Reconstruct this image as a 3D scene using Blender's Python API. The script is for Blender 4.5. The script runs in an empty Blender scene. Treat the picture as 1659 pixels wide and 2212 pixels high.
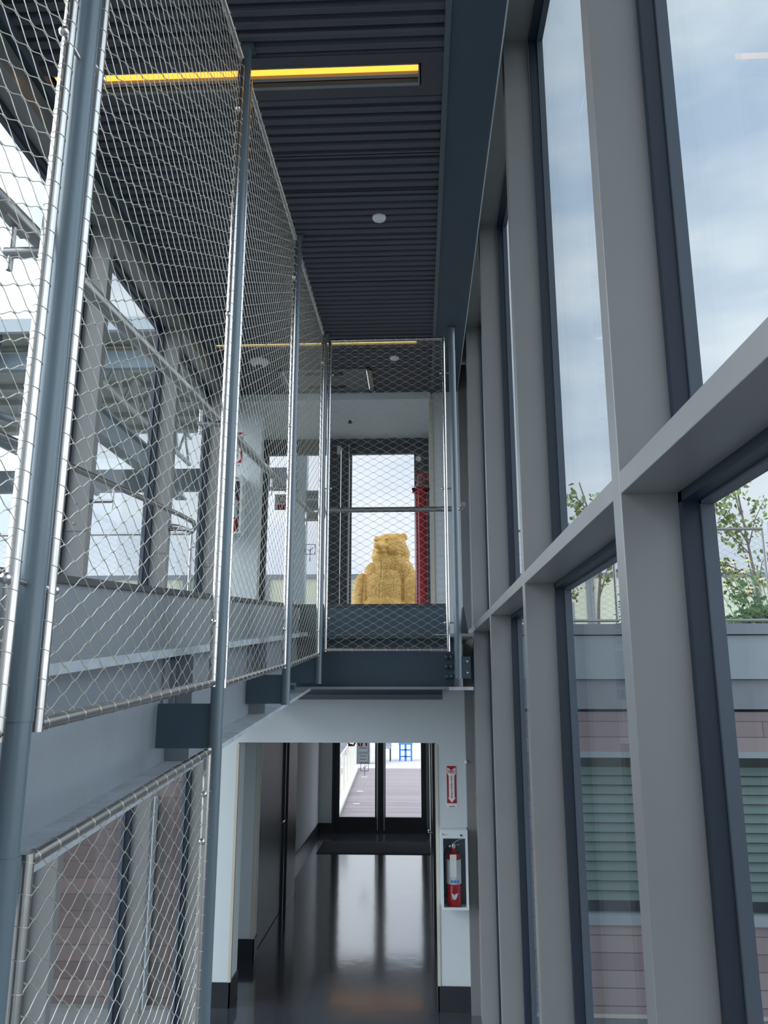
import bpy, bmesh, math, random
from mathutils import Vector, Matrix, noise
random.seed(7)
R = math.radians
sc = bpy.context.scene
COL = sc.collection

# ------------------------------------------------------------------ camera
H = 2.62
cd = bpy.data.cameras.new('camera'); cam = bpy.data.objects.new('camera', cd); COL.objects.link(cam)
cd.sensor_fit = 'HORIZONTAL'; cd.sensor_width = 24.0; cd.lens = 24.0*1661/1659
cd.clip_start = 0.02; cd.clip_end = 500
cam.location = (0, 0, H); cam.rotation_euler = (R(90+12.47), 0, R(2.57))
sc.camera = cam

# ------------------------------------------------------------------ view and world
sc.view_settings.view_transform = 'Standard'; sc.view_settings.look = 'None'
sc.view_settings.gamma = 1.0; sc.view_settings.use_curve_mapping = False
sc.view_settings.exposure = 0.22
w = bpy.data.worlds.new('sky'); sc.world = w; w.use_nodes = True
nt = w.node_tree; N = nt.nodes; L = nt.links
for n in list(N): N.remove(n)
out = N.new('ShaderNodeOutputWorld'); bg = N.new('ShaderNodeBackground')
tc = N.new('ShaderNodeTexCoord'); mp = N.new('ShaderNodeMapping'); mp.inputs['Scale'].default_value = (1.6, 1.6, 4.2)
nz = N.new('ShaderNodeTexNoise'); nz.inputs['Scale'].default_value = 2.1; nz.inputs['Detail'].default_value = 6; nz.inputs['Roughness'].default_value = 0.5
cr = N.new('ShaderNodeValToRGB'); cr.color_ramp.elements[0].position = 0.36; cr.color_ramp.elements[1].position = 0.62
cr.color_ramp.elements[0].color = (0.44, 0.55, 0.71, 1); cr.color_ramp.elements[1].color = (0.74, 0.81, 0.89, 1)
L.new(tc.outputs['Generated'], mp.inputs['Vector']); L.new(mp.outputs['Vector'], nz.inputs['Vector']); L.new(nz.outputs['Fac'], cr.inputs['Fac'])
sep = N.new('ShaderNodeSeparateXYZ'); L.new(tc.outputs['Generated'], sep.inputs['Vector'])
# sky gain added on the walkway side, mostly out of view, to light the interior
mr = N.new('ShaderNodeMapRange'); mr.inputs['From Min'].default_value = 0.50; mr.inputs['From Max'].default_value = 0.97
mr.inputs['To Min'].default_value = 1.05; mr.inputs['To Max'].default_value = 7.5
dlobe = N.new('ShaderNodeVectorMath'); dlobe.operation = 'DOT_PRODUCT'; dlobe.inputs[1].default_value = (-0.96, 0.02, 0.26)
L.new(tc.outputs['Generated'], dlobe.inputs[0]); L.new(dlobe.outputs['Value'], mr.inputs['Value'])
# the whitening of the air towards the horizon
hz = N.new('ShaderNodeMapRange'); hz.inputs['From Min'].default_value = 0.42; hz.inputs['From Max'].default_value = 0.02
hz.inputs['To Min'].default_value = 0.0; hz.inputs['To Max'].default_value = 0.5
L.new(sep.outputs['Z'], hz.inputs['Value'])
mx = N.new('ShaderNodeMixRGB'); mx.inputs['Color2'].default_value = (0.80, 0.82, 0.90, 1)
L.new(hz.outputs['Result'], mx.inputs['Fac']); L.new(cr.outputs['Color'], mx.inputs['Color1'])
gr = N.new('ShaderNodeMapRange'); gr.inputs['From Min'].default_value = -0.02; gr.inputs['From Max'].default_value = 0.0
L.new(sep.outputs['Z'], gr.inputs['Value'])
mg = N.new('ShaderNodeMixRGB'); mg.inputs['Color1'].default_value = (0.22, 0.23, 0.23, 1)
L.new(gr.outputs['Result'], mg.inputs['Fac']); L.new(mx.outputs['Color'], mg.inputs['Color2'])
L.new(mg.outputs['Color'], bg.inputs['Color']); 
mr2 = N.new('ShaderNodeMapRange'); mr2.inputs['From Min'].default_value = 0.48; mr2.inputs['From Max'].default_value = 0.95  # second gain lobe added on the opposite side, unseen, to lift the dim steel
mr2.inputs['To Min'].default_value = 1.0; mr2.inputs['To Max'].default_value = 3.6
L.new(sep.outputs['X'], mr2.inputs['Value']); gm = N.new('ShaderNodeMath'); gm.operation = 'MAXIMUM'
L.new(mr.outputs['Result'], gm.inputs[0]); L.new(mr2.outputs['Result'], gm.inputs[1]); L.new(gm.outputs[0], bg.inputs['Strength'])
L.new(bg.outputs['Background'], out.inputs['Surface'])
# soft veiled sun
sd = bpy.data.lights.new('sun', 'SUN'); so = bpy.data.objects.new('sun', sd); COL.objects.link(so)
sd.energy = 0.9; sd.angle = R(40); sd.color = (1.0, 0.97, 0.92); so.rotation_euler = (R(30), R(-38), 0)

# ------------------------------------------------------------------ materials
def lin(c):
    return tuple((v/12.92 if v <= 0.04045 else ((v+0.055)/1.055)**2.4) for v in [x/255 for x in c]) + (1,)
def mat(name, rgb, rough=0.6, metal=0.0, spec=0.5, var=0.0, vscale=8.0, bump=0.0, bscale=60.0, coat=0.0):
    m = bpy.data.materials.new(name); m.use_nodes = True
    n = m.node_tree.nodes; l = m.node_tree.links; p = n['Principled BSDF']
    c = lin(rgb)
    p.inputs['Base Color'].default_value = c; p.inputs['Roughness'].default_value = rough
    p.inputs['Metallic'].default_value = metal; p.inputs['Specular IOR Level'].default_value = spec
    p.inputs['Coat Weight'].default_value = coat
    t = n.new('ShaderNodeTexCoord')
    if var:
        z = n.new('ShaderNodeTexNoise'); z.inputs['Scale'].default_value = vscale; z.inputs['Detail'].default_value = 5
        l.new(t.outputs['Object'], z.inputs['Vector'])
        r = n.new('ShaderNodeValToRGB'); r.color_ramp.elements[0].position = 0.3; r.color_ramp.elements[1].position = 0.7
        r.color_ramp.elements[0].color = tuple(v*(1-var) for v in c[:3])+(1,); r.color_ramp.elements[1].color = tuple(min(1, v*(1+var)) for v in c[:3])+(1,)
        l.new(z.outputs['Fac'], r.inputs['Fac']); l.new(r.outputs['Color'], p.inputs['Base Color'])
    if bump:
        z = n.new('ShaderNodeTexNoise'); z.inputs['Scale'].default_value = bscale; z.inputs['Detail'].default_value = 4
        l.new(t.outputs['Object'], z.inputs['Vector'])
        b = n.new('ShaderNodeBump'); b.inputs['Strength'].default_value = bump; b.inputs['Distance'].default_value = 0.01
        l.new(z.outputs['Fac'], b.inputs['Height']); l.new(b.outputs['Normal'], p.inputs['Normal'])
    return m
M = {}
M['mull'] = mat('mullion_paint', (128, 127, 126), 0.36, 0.0, 0.8, var=0.04, vscale=3)
M['gasket'] = mat('gasket_rubber', (33, 42, 55), 0.35, 0.0, 0.5)
M['frame2'] = mat('window_frame_paint', (86, 94, 102), 0.35, 0.0, 0.5)
M['steel'] = mat('slate_steel_paint', (138, 144, 150), 0.45, 0.0, 0.5, var=0.05, vscale=5, bump=0.12, bscale=40)
M['steeld'] = mat('dark_slate_paint', (60, 76, 88), 0.45, 0.0, 0.5, var=0.04, vscale=5)
M['post'] = mat('post_paint', (96, 110, 118), 0.28, 0.0, 0.6)
M['plate'] = mat('toe_plate_paint', (128, 132, 136), 0.5, 0.0, 0.5, var=0.03, vscale=4)
M['cap'] = mat('dark_cap', (58, 60, 64), 0.4)
M['flange'] = mat('scuffed_flange', (168, 174, 180), 0.6, 0.0, 0.4, var=0.16, vscale=14, bump=0.3, bscale=30)
M['ss'] = mat('brushed_stainless', (206, 202, 198), 0.24, 1.0, var=0.05, vscale=30)
M['rail'] = mat('stainless_rail', (176, 174, 173), 0.30, 1.0, var=0.04, vscale=20)
M['wire'] = mat('steel_wire', (222, 218, 202), 0.36, 0.8)
M['white'] = mat('white_wall_paint', (214, 219, 220), 0.85, var=0.015, vscale=2, bump=0.04, bscale=200)
M['bead'] = mat('cream_corner_guard', (206, 198, 180), 0.6)
M['base'] = mat('black_rubber_base', (48, 50, 54), 0.35)
M['dark'] = mat('dark_anodized', (42, 45, 50), 0.35)
M['doorfr'] = mat('door_frame_grey', (88, 93, 100), 0.4)
M['doorgrey'] = mat('grey_door_paint', (104, 106, 108), 0.4, var=0.03)
M['matt'] = mat('rubber_mat', (40, 43, 50), 0.9, bump=0.4, bscale=300)
M['red'] = mat('red_paint', (178, 18, 34), 0.25, coat=0.4)
M['redsign'] = mat('sign_red', (172, 22, 44), 0.5)
M['signwhite'] = mat('sign_white', (232, 232, 226), 0.5)
M['signblack'] = mat('sign_ink', (30, 30, 34), 0.5)
M['cabwhite'] = mat('cabinet_white', (230, 236, 236), 0.4)
M['cabgrey'] = mat('cabinet_inside', (110, 118, 126), 0.6)
M['black'] = mat('black_rubber', (22, 24, 27), 0.4)
M['chrome'] = mat('chrome', (210, 210, 210), 0.12, 1.0)
M['label'] = mat('paper_label', (214, 218, 220), 0.55)
M['labelblue'] = mat('label_blue', (70, 140, 200), 0.55)
M['gold'] = mat('gold_statue_paint', (217, 172, 86), 0.42, 0.0, 0.5, var=0.05, vscale=6)
M['canopy'] = mat('canopy_soffit', (158, 160, 158), 0.7, var=0.18, vscale=2.5)
M['galv'] = mat('galvanised_steel', (132, 146, 154), 0.5, 0.1, var=0.10, vscale=12)
M['canstl'] = mat('canopy_steel', (112, 122, 128), 0.5, var=0.05)
M['cantruss'] = mat('truss_paint', (168, 172, 170), 0.5)
M['fascia'] = mat('canopy_fascia', (190, 198, 204), 0.5)
M['facgrey'] = mat('grey_fascia_panel', (158, 166, 172), 0.55, var=0.02)
M['facgrey2'] = mat('mid_grey_fascia_panel', (138, 142, 150), 0.55, var=0.03)
M['wframe'] = mat('outer_window_frame', (74, 82, 92), 0.35)
M['cream'] = mat('cream_windscreen', (226, 228, 205), 0.6, var=0.02)
M['railgrey'] = mat('windscreen_rail', (140, 145, 150), 0.5)
M['creamsteel'] = mat('cream_fence_steel', (226, 220, 206), 0.5)
M['kerb'] = mat('pale_kerb', (216, 212, 204), 0.8)
M['blue'] = mat('blue_plastic', (40, 130, 220), 0.4)
M['bin'] = mat('charcoal_plastic', (92, 96, 100), 0.6)
M['leaf'] = mat('tree_leaf', (138, 154, 92), 0.6, var=0.35, vscale=9)
M['leaf2'] = mat('shrub_leaf', (100, 134, 84), 0.6, var=0.3, vscale=12)
M['conifer'] = mat('conifer_needles', (70, 88, 78), 0.7, var=0.2, vscale=12)
M['bark'] = mat('bark', (128, 112, 104), 0.8, var=0.2, vscale=20)
M['petal'] = mat('pale_yellow_petal', (232, 228, 170), 0.6)
M['cone'] = mat('brown_flower_cone', (110, 66, 50), 0.8)
M['soil'] = mat('bark_mulch', (176, 146, 98), 0.9, var=0.3, vscale=30)
M['roofdeck'] = mat('terrace_pavers', (170, 168, 164), 0.8, var=0.06)
M['ground'] = mat('asphalt', (120, 120, 120), 0.9, var=0.08)
M['offwhite'] = mat('off_white_plastic', (222, 222, 216), 0.5)
M['disc'] = mat('white_disc', (225, 228, 228), 0.6)
M['grille'] = mat('grille_dark', (60, 64, 68), 0.6)
M['hatch'] = mat('hatch_grey', (104, 108, 110), 0.6)
M['slot'] = mat('slot_black', (12, 12, 14), 0.5)
M['trimgrey'] = mat('satin_trim', (128, 128, 128), 0.4)
M['shingle'] = mat('dark_shingle', (120, 122, 128), 0.8, var=0.1)
M['redbrick'] = mat('red_brick_wall', (170, 96, 84), 0.8, var=0.1)
M['caulk'] = mat('pale_caulk', (190, 196, 200), 0.6)
M['green'] = mat('ring_green', (30, 110, 60), 0.5)
M['blueink'] = mat('violet_ink', (60, 60, 130), 0.5)

def emis(name, rgb, s):
    m = bpy.data.materials.new(name); m.use_nodes = True; n = m.node_tree.nodes; p = n['Principled BSDF']
    p.inputs['Base Color'].default_value = lin(rgb); p.inputs['Emission Color'].default_value = lin(rgb); p.inputs['Emission Strength'].default_value = s
    return m
M['amber'] = emis('amber_diffuser', (255, 178, 62), 1.5)
M['amberlow'] = emis('dim_amber_diffuser', (255, 178, 80), 0.3)
M['yellow'] = emis('warm_diffuser', (255, 226, 140), 1.6)

def glass(name, tint, base=0.0, gain=1.0):
    m = bpy.data.materials.new(name); m.use_nodes = True; n = m.node_tree.nodes; l = m.node_tree.links
    n.remove(n['Principled BSDF']); o = n['Material Output']
    t = n.new('ShaderNodeBsdfTransparent'); t.inputs['Color'].default_value = tint+(1,)
    g = n.new('ShaderNodeBsdfGlossy'); g.inputs['Roughness'].default_value = 0.0; g.inputs['Color'].default_value = (0.85, 0.9, 0.95, 1)
    ge = n.new('ShaderNodeNewGeometry'); dt = n.new('ShaderNodeVectorMath'); dt.operation = 'DOT_PRODUCT'
    l.new(ge.outputs['Incoming'], dt.inputs[0]); l.new(ge.outputs['Normal'], dt.inputs[1])
    ab = n.new('ShaderNodeMath'); ab.operation = 'ABSOLUTE'; l.new(dt.outputs['Value'], ab.inputs[0])
    om = n.new('ShaderNodeMath'); om.operation = 'SUBTRACT'; om.inputs[0].default_value = 1.0; l.new(ab.outputs[0], om.inputs[1])
    pw = n.new('ShaderNodeMath'); pw.operation = 'POWER'; pw.inputs[1].default_value = 5.0; l.new(om.outputs[0], pw.inputs[0])
    a = n.new('ShaderNodeMath'); a.operation = 'MULTIPLY_ADD'; a.inputs[1].default_value = 0.5*gain; a.inputs[2].default_value = base; a.use_clamp = True
    l.new(pw.outputs[0], a.inputs[0]); x = n.new('ShaderNodeMixShader'); l.new(a.outputs[0], x.inputs['Fac'])
    l.new(t.outputs[0], x.inputs[1]); l.new(g.outputs[0], x.inputs[2]); l.new(x.outputs[0], o.inputs['Surface'])
    return m
M['glass'] = glass('window_glass', (0.95, 0.975, 0.97), 0.03, 1.0)
M['glassclear'] = glass('clear_glass', (0.985, 0.99, 0.99), 0.01, 0.6)
M['glassblind'] = glass('green_glass', (0.90, 0.95, 0.94), 0.06, 1.0)

# floor: dark polished resin with pale specks
def floor_mat():
    m = mat('polished_speckled_floor', (80, 83, 90), 0.10, 0.0, 0.6); m.node_tree.nodes['Principled BSDF'].inputs['IOR'].default_value = 2.5; m.node_tree.nodes['Principled BSDF'].inputs['Coat Weight'].default_value = 1.0; m.node_tree.nodes['Principled BSDF'].inputs['Coat IOR'].default_value = 2.0; m.node_tree.nodes['Principled BSDF'].inputs['Coat Roughness'].default_value = 0.13
    n = m.node_tree.nodes; l = m.node_tree.links; p = n['Principled BSDF']; t = n.new('ShaderNodeTexCoord')
    v = n.new('ShaderNodeTexVoronoi'); v.inputs['Scale'].default_value = 42; l.new(t.outputs['Object'], v.inputs['Vector'])
    r = n.new('ShaderNodeValToRGB'); r.color_ramp.elements[0].position = 0.12; r.color_ramp.elements[1].position = 0.22
    r.color_ramp.elements[0].color = (0.24, 0.25, 0.26, 1); r.color_ramp.elements[1].color = lin((70, 73, 80))
    l.new(v.outputs['Distance'], r.inputs['Fac'])
    v2 = n.new('ShaderNodeTexNoise'); v2.inputs['Scale'].default_value = 21; l.new(t.outputs['Object'], v2.inputs['Vector'])
    g = n.new('ShaderNodeMath'); g.operation = 'GREATER_THAN'; g.inputs[1].default_value = 0.50; l.new(v2.outputs['Fac'], g.inputs[0])
    x = n.new('ShaderNodeMixRGB'); x.inputs['Color1'].default_value = lin((70, 73, 80)); l.new(g.outputs[0], x.inputs['Fac']); l.new(r.outputs['Color'], x.inputs['Color2'])
    l.new(x.outputs['Color'], p.inputs['Base Color'])
    z = n.new('ShaderNodeTexNoise'); z.inputs['Scale'].default_value = 2.2; z.inputs['Detail'].default_value = 3; l.new(t.outputs['Object'], z.inputs['Vector'])
    b = n.new('ShaderNodeBump'); b.inputs['Strength'].default_value = 0.06; b.inputs['Distance'].default_value = 0.05
    l.new(z.outputs['Fac'], b.inputs['Height']); l.new(b.outputs['Normal'], p.inputs['Normal'])
    return m
M['floor'] = floor_mat()

# perforated dark metal ceiling
def perf_mat():
    m = mat('perforated_metal', (72, 72, 80), 0.55, 0.0, 0.4)
    n = m.node_tree.nodes; l = m.node_tree.links; p = n['Principled BSDF']; t = n.new('ShaderNodeTexCoord')
    v = n.new('ShaderNodeTexVoronoi'); v.inputs['Scale'].default_value = 130; v.inputs['Randomness'].default_value = 0.0
    l.new(t.outputs['Object'], v.inputs['Vector'])
    r = n.new('ShaderNodeValToRGB'); r.color_ramp.elements[0].position = 0.28; r.color_ramp.elements[1].position = 0.34
    r.color_ramp.elements[0].color = (0.008, 0.008, 0.010, 1); r.color_ramp.elements[1].color = lin((84, 85, 95))
    l.new(v.outputs['Distance'], r.inputs['Fac']); l.new(r.outputs['Color'], p.inputs['Base Color'])
    return m
M['perf'] = perf_mat()
M['ceildark'] = mat('dark_ceiling_metal', (70, 70, 77), 0.5)

# siding: long boards of mauve and grey tones
def siding(name, c1, c2, c3, rowh=0.134, bw=1.15, mortar=(70, 66, 68)):
    m = mat(name, c1, 0.75); n = m.node_tree.nodes; l = m.node_tree.links; p = n['Principled BSDF']; t = n.new('ShaderNodeTexCoord')
    s = n.new('ShaderNodeSeparateXYZ'); c = n.new('ShaderNodeCombineXYZ'); l.new(t.outputs['Object'], s.inputs[0])
    l.new(s.outputs['X'], c.inputs['X']); l.new(s.outputs['Z'], c.inputs['Y'])
    b = n.new('ShaderNodeTexBrick'); l.new(c.outputs[0], b.inputs['Vector'])
    b.inputs['Scale'].default_value = 1.0; b.inputs['Brick Width'].default_value = bw; b.inputs['Row Height'].default_value = rowh
    b.inputs['Mortar Size'].default_value = 0.004; b.inputs['Mortar Smooth'].default_value = 0.1; b.offset = 0.37
    b.inputs['Color1'].default_value = lin(c1); b.inputs['Color2'].default_value = lin(c2); b.inputs['Mortar'].default_value = lin(mortar); b.inputs['Bias'].default_value = 0.0
    z = n.new('ShaderNodeTexNoise'); z.inputs['Scale'].default_value = 1.3; l.new(t.outputs['Object'], z.inputs['Vector'])
    x = n.new('ShaderNodeMixRGB'); l.new(b.outputs['Color'], x.inputs['Color1']); x.inputs['Color2'].default_value = lin(c3)
    mul = n.new('ShaderNodeMath'); mul.operation = 'MULTIPLY'; mul.inputs[1].default_value = 0.5; l.new(z.outputs['Fac'], mul.inputs[0]); l.new(mul.outputs[0], x.inputs['Fac'])
    l.new(x.outputs['Color'], p.inputs['Base Color'])
    bp = n.new('ShaderNodeBump'); bp.invert = True; bp.inputs['Strength'].default_value = 0.6; bp.inputs['Distance'].default_value = 0.01
    l.new(b.outputs['Fac'], bp.inputs['Height']); l.new(bp.outputs['Normal'], p.inputs['Normal'])
    return m
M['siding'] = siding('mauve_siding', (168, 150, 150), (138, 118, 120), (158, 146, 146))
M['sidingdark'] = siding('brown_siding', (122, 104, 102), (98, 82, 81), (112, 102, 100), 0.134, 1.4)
M['deck'] = siding('weathered_decking', (160, 146, 144), (132, 120, 120), (166, 158, 158), 0.14, 4.0, (92, 82, 82))
# the decking lies flat: map its boards over X and Y
for nn in M['deck'].node_tree.nodes:
    if nn.type == 'SEPXYZ':
        for lk in list(M['deck'].node_tree.links):
            if lk.from_node == nn and lk.from_socket.name == 'Z':
                ts = lk.to_socket; M['deck'].node_tree.links.remove(lk); M['deck'].node_tree.links.new(nn.outputs['Y'], ts)
M['pavers'] = siding('concrete_pavers', (214, 206, 200), (204, 197, 192), (214, 208, 204), 2.6, 1.9, (150, 145, 142))
for nn in M['pavers'].node_tree.nodes:
    if nn.type == 'SEPXYZ':
        for lk in list(M['pavers'].node_tree.links):
            if lk.from_node == nn and lk.from_socket.name == 'Z':
                ts = lk.to_socket; M['pavers'].node_tree.links.remove(lk); M['pavers'].node_tree.links.new(nn.outputs['Y'], ts)

# ------------------------------------------------------------------ mesh kit
class MB:
    def __init__(s): s.v = []; s.f = []; s.sm = []
    def add(s, vs, fs, smooth=False):
        o = len(s.v); s.v += [tuple(v) for v in vs]; s.f += [tuple(i+o for i in f) for f in fs]; s.sm += [smooth]*len(fs); return s
    def box(s, x0, x1, y0, y1, z0, z1):
        return s.add([(x0,y0,z0),(x1,y0,z0),(x1,y1,z0),(x0,y1,z0),(x0,y0,z1),(x1,y0,z1),(x1,y1,z1),(x0,y1,z1)],
                     [(3,2,1,0),(4,5,6,7),(0,1,5,4),(1,2,6,5),(2,3,7,6),(3,0,4,7)])
    def hexa(s, b, t):      # four bottom corners, four top corners, same order
        return s.add(list(b)+list(t), [(3,2,1,0),(4,5,6,7),(0,1,5,4),(1,2,6,5),(2,3,7,6),(3,0,4,7)])
    def slope(s, x0, x1, y0, y1, zb0, zb1, zt0, zt1):   # a bar along Y whose bottom and top run from z*0 to z*1
        return s.hexa([(x0,y0,zb0),(x1,y0,zb0),(x1,y1,zb1),(x0,y1,zb1)], [(x0,y0,zt0),(x1,y0,zt0),(x1,y1,zt1),(x0,y1,zt1)])
    def tube(s, pts, r, n=12, cap=True, smooth=True):
        pts = [Vector(p) for p in pts]; rs = r if isinstance(r, (list, tuple)) else [r]*len(pts)
        vs = []; up = None
        for i, p in enumerate(pts):
            a = pts[i]-pts[i-1] if i else pts[1]-pts[0]; b = pts[i+1]-pts[i] if i < len(pts)-1 else a
            d = (a.normalized()+b.normalized()); d = d.normalized() if d.length > 1e-6 else a.normalized()
            if up is None:
                up = Vector((0,0,1)) if abs(d.z) < 0.9 else Vector((1,0,0))
            u = (up - d*up.dot(d)).normalized(); w_ = d.cross(u); up = u
            k = 1.0
            if 0 < i < len(pts)-1:
                c = max(0.3, d.dot(a.normalized())); k = 1/c
            for j in range(n):
                t = 2*math.pi*(j+0.5)/n; q = u*math.cos(t)+w_*math.sin(t)
                vs.append(p+q*rs[i]*(k if n > 5 else 1))
        fs = []
        for i in range(len(pts)-1):
            for j in range(n):
                a = i*n+j; b = i*n+(j+1) % n; fs.append((a, b, b+n, a+n))
        s.add(vs, fs, smooth)
        if cap:
            e = len(pts)-1; s.add([vs[j] for j in range(n)], [tuple(range(n))[::-1]]); s.add([vs[e*n+j] for j in range(n)], [tuple(range(n))])
        return s
    def ball(s, c, r, n=10, sc_=(1,1,1)):
        c = Vector(c); vs = []; m_ = n//2+1
        for i in range(m_+1):
            ph = math.pi*i/m_
            for j in range(n):
                t = 2*math.pi*j/n; vs.append(c+Vector((math.sin(ph)*math.cos(t)*sc_[0], math.sin(ph)*math.sin(t)*sc_[1], math.cos(ph)*sc_[2]))*r)
        fs = [(i*n+j, (i+1)*n+j, (i+1)*n+(j+1) % n, i*n+(j+1) % n) for i in range(m_) for j in range(n)]
        return s.add(vs, fs, True)
    def lathe(s, prof, c=(0,0,0), n=24, axis='z'):
        vs = []
        for r_, z in prof:
            for j in range(n):
                t = 2*math.pi*j/n; a, b = r_*math.cos(t), r_*math.sin(t)
                p = (a, b, z) if axis == 'z' else ((a, z, b) if axis == 'y' else (z, a, b))
                vs.append((p[0]+c[0], p[1]+c[1], p[2]+c[2]))
        fs = [(i*n+j, i*n+(j+1) % n, (i+1)*n+(j+1) % n, (i+1)*n+j) for i in range(len(prof)-1) for j in range(n)]
        s.add(vs, fs, True)
        s.add(vs[:n], [tuple(range(n))[::-1]]); s.add(vs[-n:], [tuple(range(n))]); return s
    def prism(s, poly, d0, d1, axis='y'):   # 2D outline (a, b) extruded along an axis
        def P3(a, b, d): return (a, d, b) if axis == 'y' else ((d, a, b) if axis == 'x' else (a, b, d))
        n = len(poly); vs = [P3(a, b, d0) for a, b in poly]+[P3(a, b, d1) for a, b in poly]
        return s.add(vs, [tuple(range(n)), tuple(range(n, 2*n))[::-1]]+[(i, i+n, (i+1) % n+n, (i+1) % n) for i in range(n)])
    def ring(s, c, axis, R_, r, n=16, m_=5):
        a = Vector(axis).normalized(); u = a.orthogonal().normalized(); w_ = a.cross(u); c = Vector(c); vs = []
        for i in range(n):
            t = 2*math.pi*i/n; d = u*math.cos(t)+w_*math.sin(t)
            for j in range(m_):
                q = 2*math.pi*j/m_; vs.append(c+d*(R_+r*math.cos(q))+a*r*math.sin(q))
        return s.add(vs, [(i*m_+j, ((i+1) % n)*m_+j, ((i+1) % n)*m_+(j+1) % m_, i*m_+(j+1) % m_) for i in range(n) for j in range(m_)], True)
    def build(s, name, m, parent=None, bevel=0, fixn=True, **k):
        me = bpy.data.meshes.new(name); me.from_pydata(s.v, [], s.f); me.validate()
        if len(me.polygons) == len(s.sm): me.polygons.foreach_set('use_smooth', s.sm)
        if fixn and len(s.f) < 60000:
            b = bmesh.new(); b.from_mesh(me); bmesh.ops.recalc_face_normals(b, faces=b.faces); b.to_mesh(me); b.free()
        me.materials.append(M[m] if isinstance(m, str) else m)
        o = bpy.data.objects.new(name, me); COL.objects.link(o)
        if parent is not None:
            o.parent = parent; o.matrix_parent_inverse = Matrix.Translation(-Vector(parent.location)) if parent.type == 'EMPTY' else Matrix()
        if bevel:
            b = o.modifiers.new('bevel', 'BEVEL'); b.width = bevel; b.segments = 2; b.limit_method = 'ANGLE'; b.harden_normals = False
        for kk, vv in k.items(): o[kk] = vv
        return o
def thing(name, loc, label, cat, group=None, kind=None):
    o = bpy.data.objects.new(name, None); COL.objects.link(o); o.location = loc; o.empty_display_size = 0.1
    o['label'] = label; o['category'] = cat
    if group: o['group'] = group
    if kind: o['kind'] = kind
    return o
def tag(o, label, cat, group=None, kind=None):
    o['label'] = label; o['category'] = cat
    if group: o['group'] = group
    if kind: o['kind'] = kind
    return o
def struct(o, label=None, cat=None):
    o['kind'] = 'structure'
    if label: o['label'] = label; o['category'] = cat or 'structure'
    return o
def B(x0, x1, y0, y1, z0, z1): return MB().box(x0, x1, y0, y1, z0, z1)
def text(name, s, size, m, loc, rot=(R(90), 0, 0), parent=None, ext=0.0008, line=1.0, xs=1.0, bold=0.0):
    c = bpy.data.curves.new(name, 'FONT'); c.body = s; c.size = size; c.extrude = ext; c.align_x = 'CENTER'; c.align_y = 'CENTER'; c.space_line = line; c.offset = bold
    t = bpy.data.objects.new(name+'_t', c); COL.objects.link(t); bpy.context.view_layer.update()
    me = bpy.data.meshes.new_from_object(t.evaluated_get(bpy.context.evaluated_depsgraph_get())); bpy.data.objects.remove(t)
    me.transform(Matrix.Translation(loc) @ Matrix.Rotation(rot[2], 4, 'Z') @ Matrix.Rotation(rot[0], 4, 'X') @ Matrix.Diagonal((xs, 1, 1, 1)))
    me.materials.clear(); me.materials.append(M[m]); o = bpy.data.objects.new(name, me); COL.objects.link(o)
    if parent is not None: o.parent = parent; o.matrix_parent_inverse = Matrix.Translation(-Vector(parent.location))
    return o

# ================================================================== STRUCTURE
Y1 = 7.0          # the inner face of the end wall
# lower floor
struct(B(-1.95, 0.62, -1.5, 14.75, -0.12, 0).build('floor', 'floor'), 'dark polished speckled floor running through the lower corridor', 'floor')
# end wall round the lower opening (opening X -1.6 .. 0.14, head 2.1)
mb = MB().box(-1.90, -1.60, Y1, Y1+0.28, 0, 2.56).box(0.14, 0.395, Y1, Y1+0.28, 0, 2.56).box(-1.60, 0.14, Y1, Y1+0.28, 2.10, 2.56)
struct(mb.build('wall_end', 'white'), 'white end wall around the lower corridor opening', 'wall')
struct(B(-1.95, 0.62, -1.65, -1.5, 0, 5.6).build('wall_back', 'white'), 'unseen white wall added behind the camera to cut the light from the back', 'wall')  # unseen wall, added to block light coming from behind the camera
# upper return walls and white vestibule
struct(B(0.13, 0.42, Y1, 8.36, 2.56, 5.60).build('wall_upper_right', 'white'), 'white upper wall beside the glass terrace door', 'wall')
struct(MB().box(-2.0, -1.80, Y1, 8.36, 2.56, 5.60).box(-1.80, -1.49, Y1, Y1+.12, 2.56, 5.31).build('wall_upper_left', 'white'), 'white upper wall carrying the small extinguisher cabinet', 'wall')
struct(MB().box(-1.80, 0.13, Y1, 8.36, 5.31, 5.36).box(-1.80, 0.13, Y1-0.03, Y1+0.02, 5.27, 5.34).build('ceiling_vestibule', 'white'), 'white ceiling of the small vestibule before the upper door', 'ceiling')
struct(B(-1.80, 0.13, 6.25, 8.45, 2.90, 3.03).build('floor_landing', 'plate'), 'upper landing floor before the glass terrace door', 'floor')
# corner guards
n_t = [0]
def trim(mb, m, label, cat='trim', bevel=0):
    n_t[0] += 1; return struct(mb.build('trim_%d' % n_t[0], m, bevel=bevel), label, cat)
trim(MB().box(0.128, 0.152, Y1-0.006, Y1+0.01, 0.19, 2.09).box(0.128, 0.142, Y1, Y1+0.03, 0.19, 2.09), 'bead', 'cream corner guard on the extinguisher side of the lower opening')
trim(MB().box(-1.612, -1.588, Y1-0.006, Y1+0.01, 0.19, 2.09).box(-1.602, -1.588, Y1, Y1+0.03, 0.19, 2.09), 'bead', 'cream corner guard on the far side of the lower opening')
trim(MB().box(0.118, 0.152, Y1-0.006, Y1+0.01, 3.05, 5.27), 'bead', 'cream corner guard of the upper white wall')
trim(MB().box(0.396, 0.475, 6.94, 7.05, 0, 5.6), 'mull', 'grey closer strip between end wall and window wall')
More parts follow.
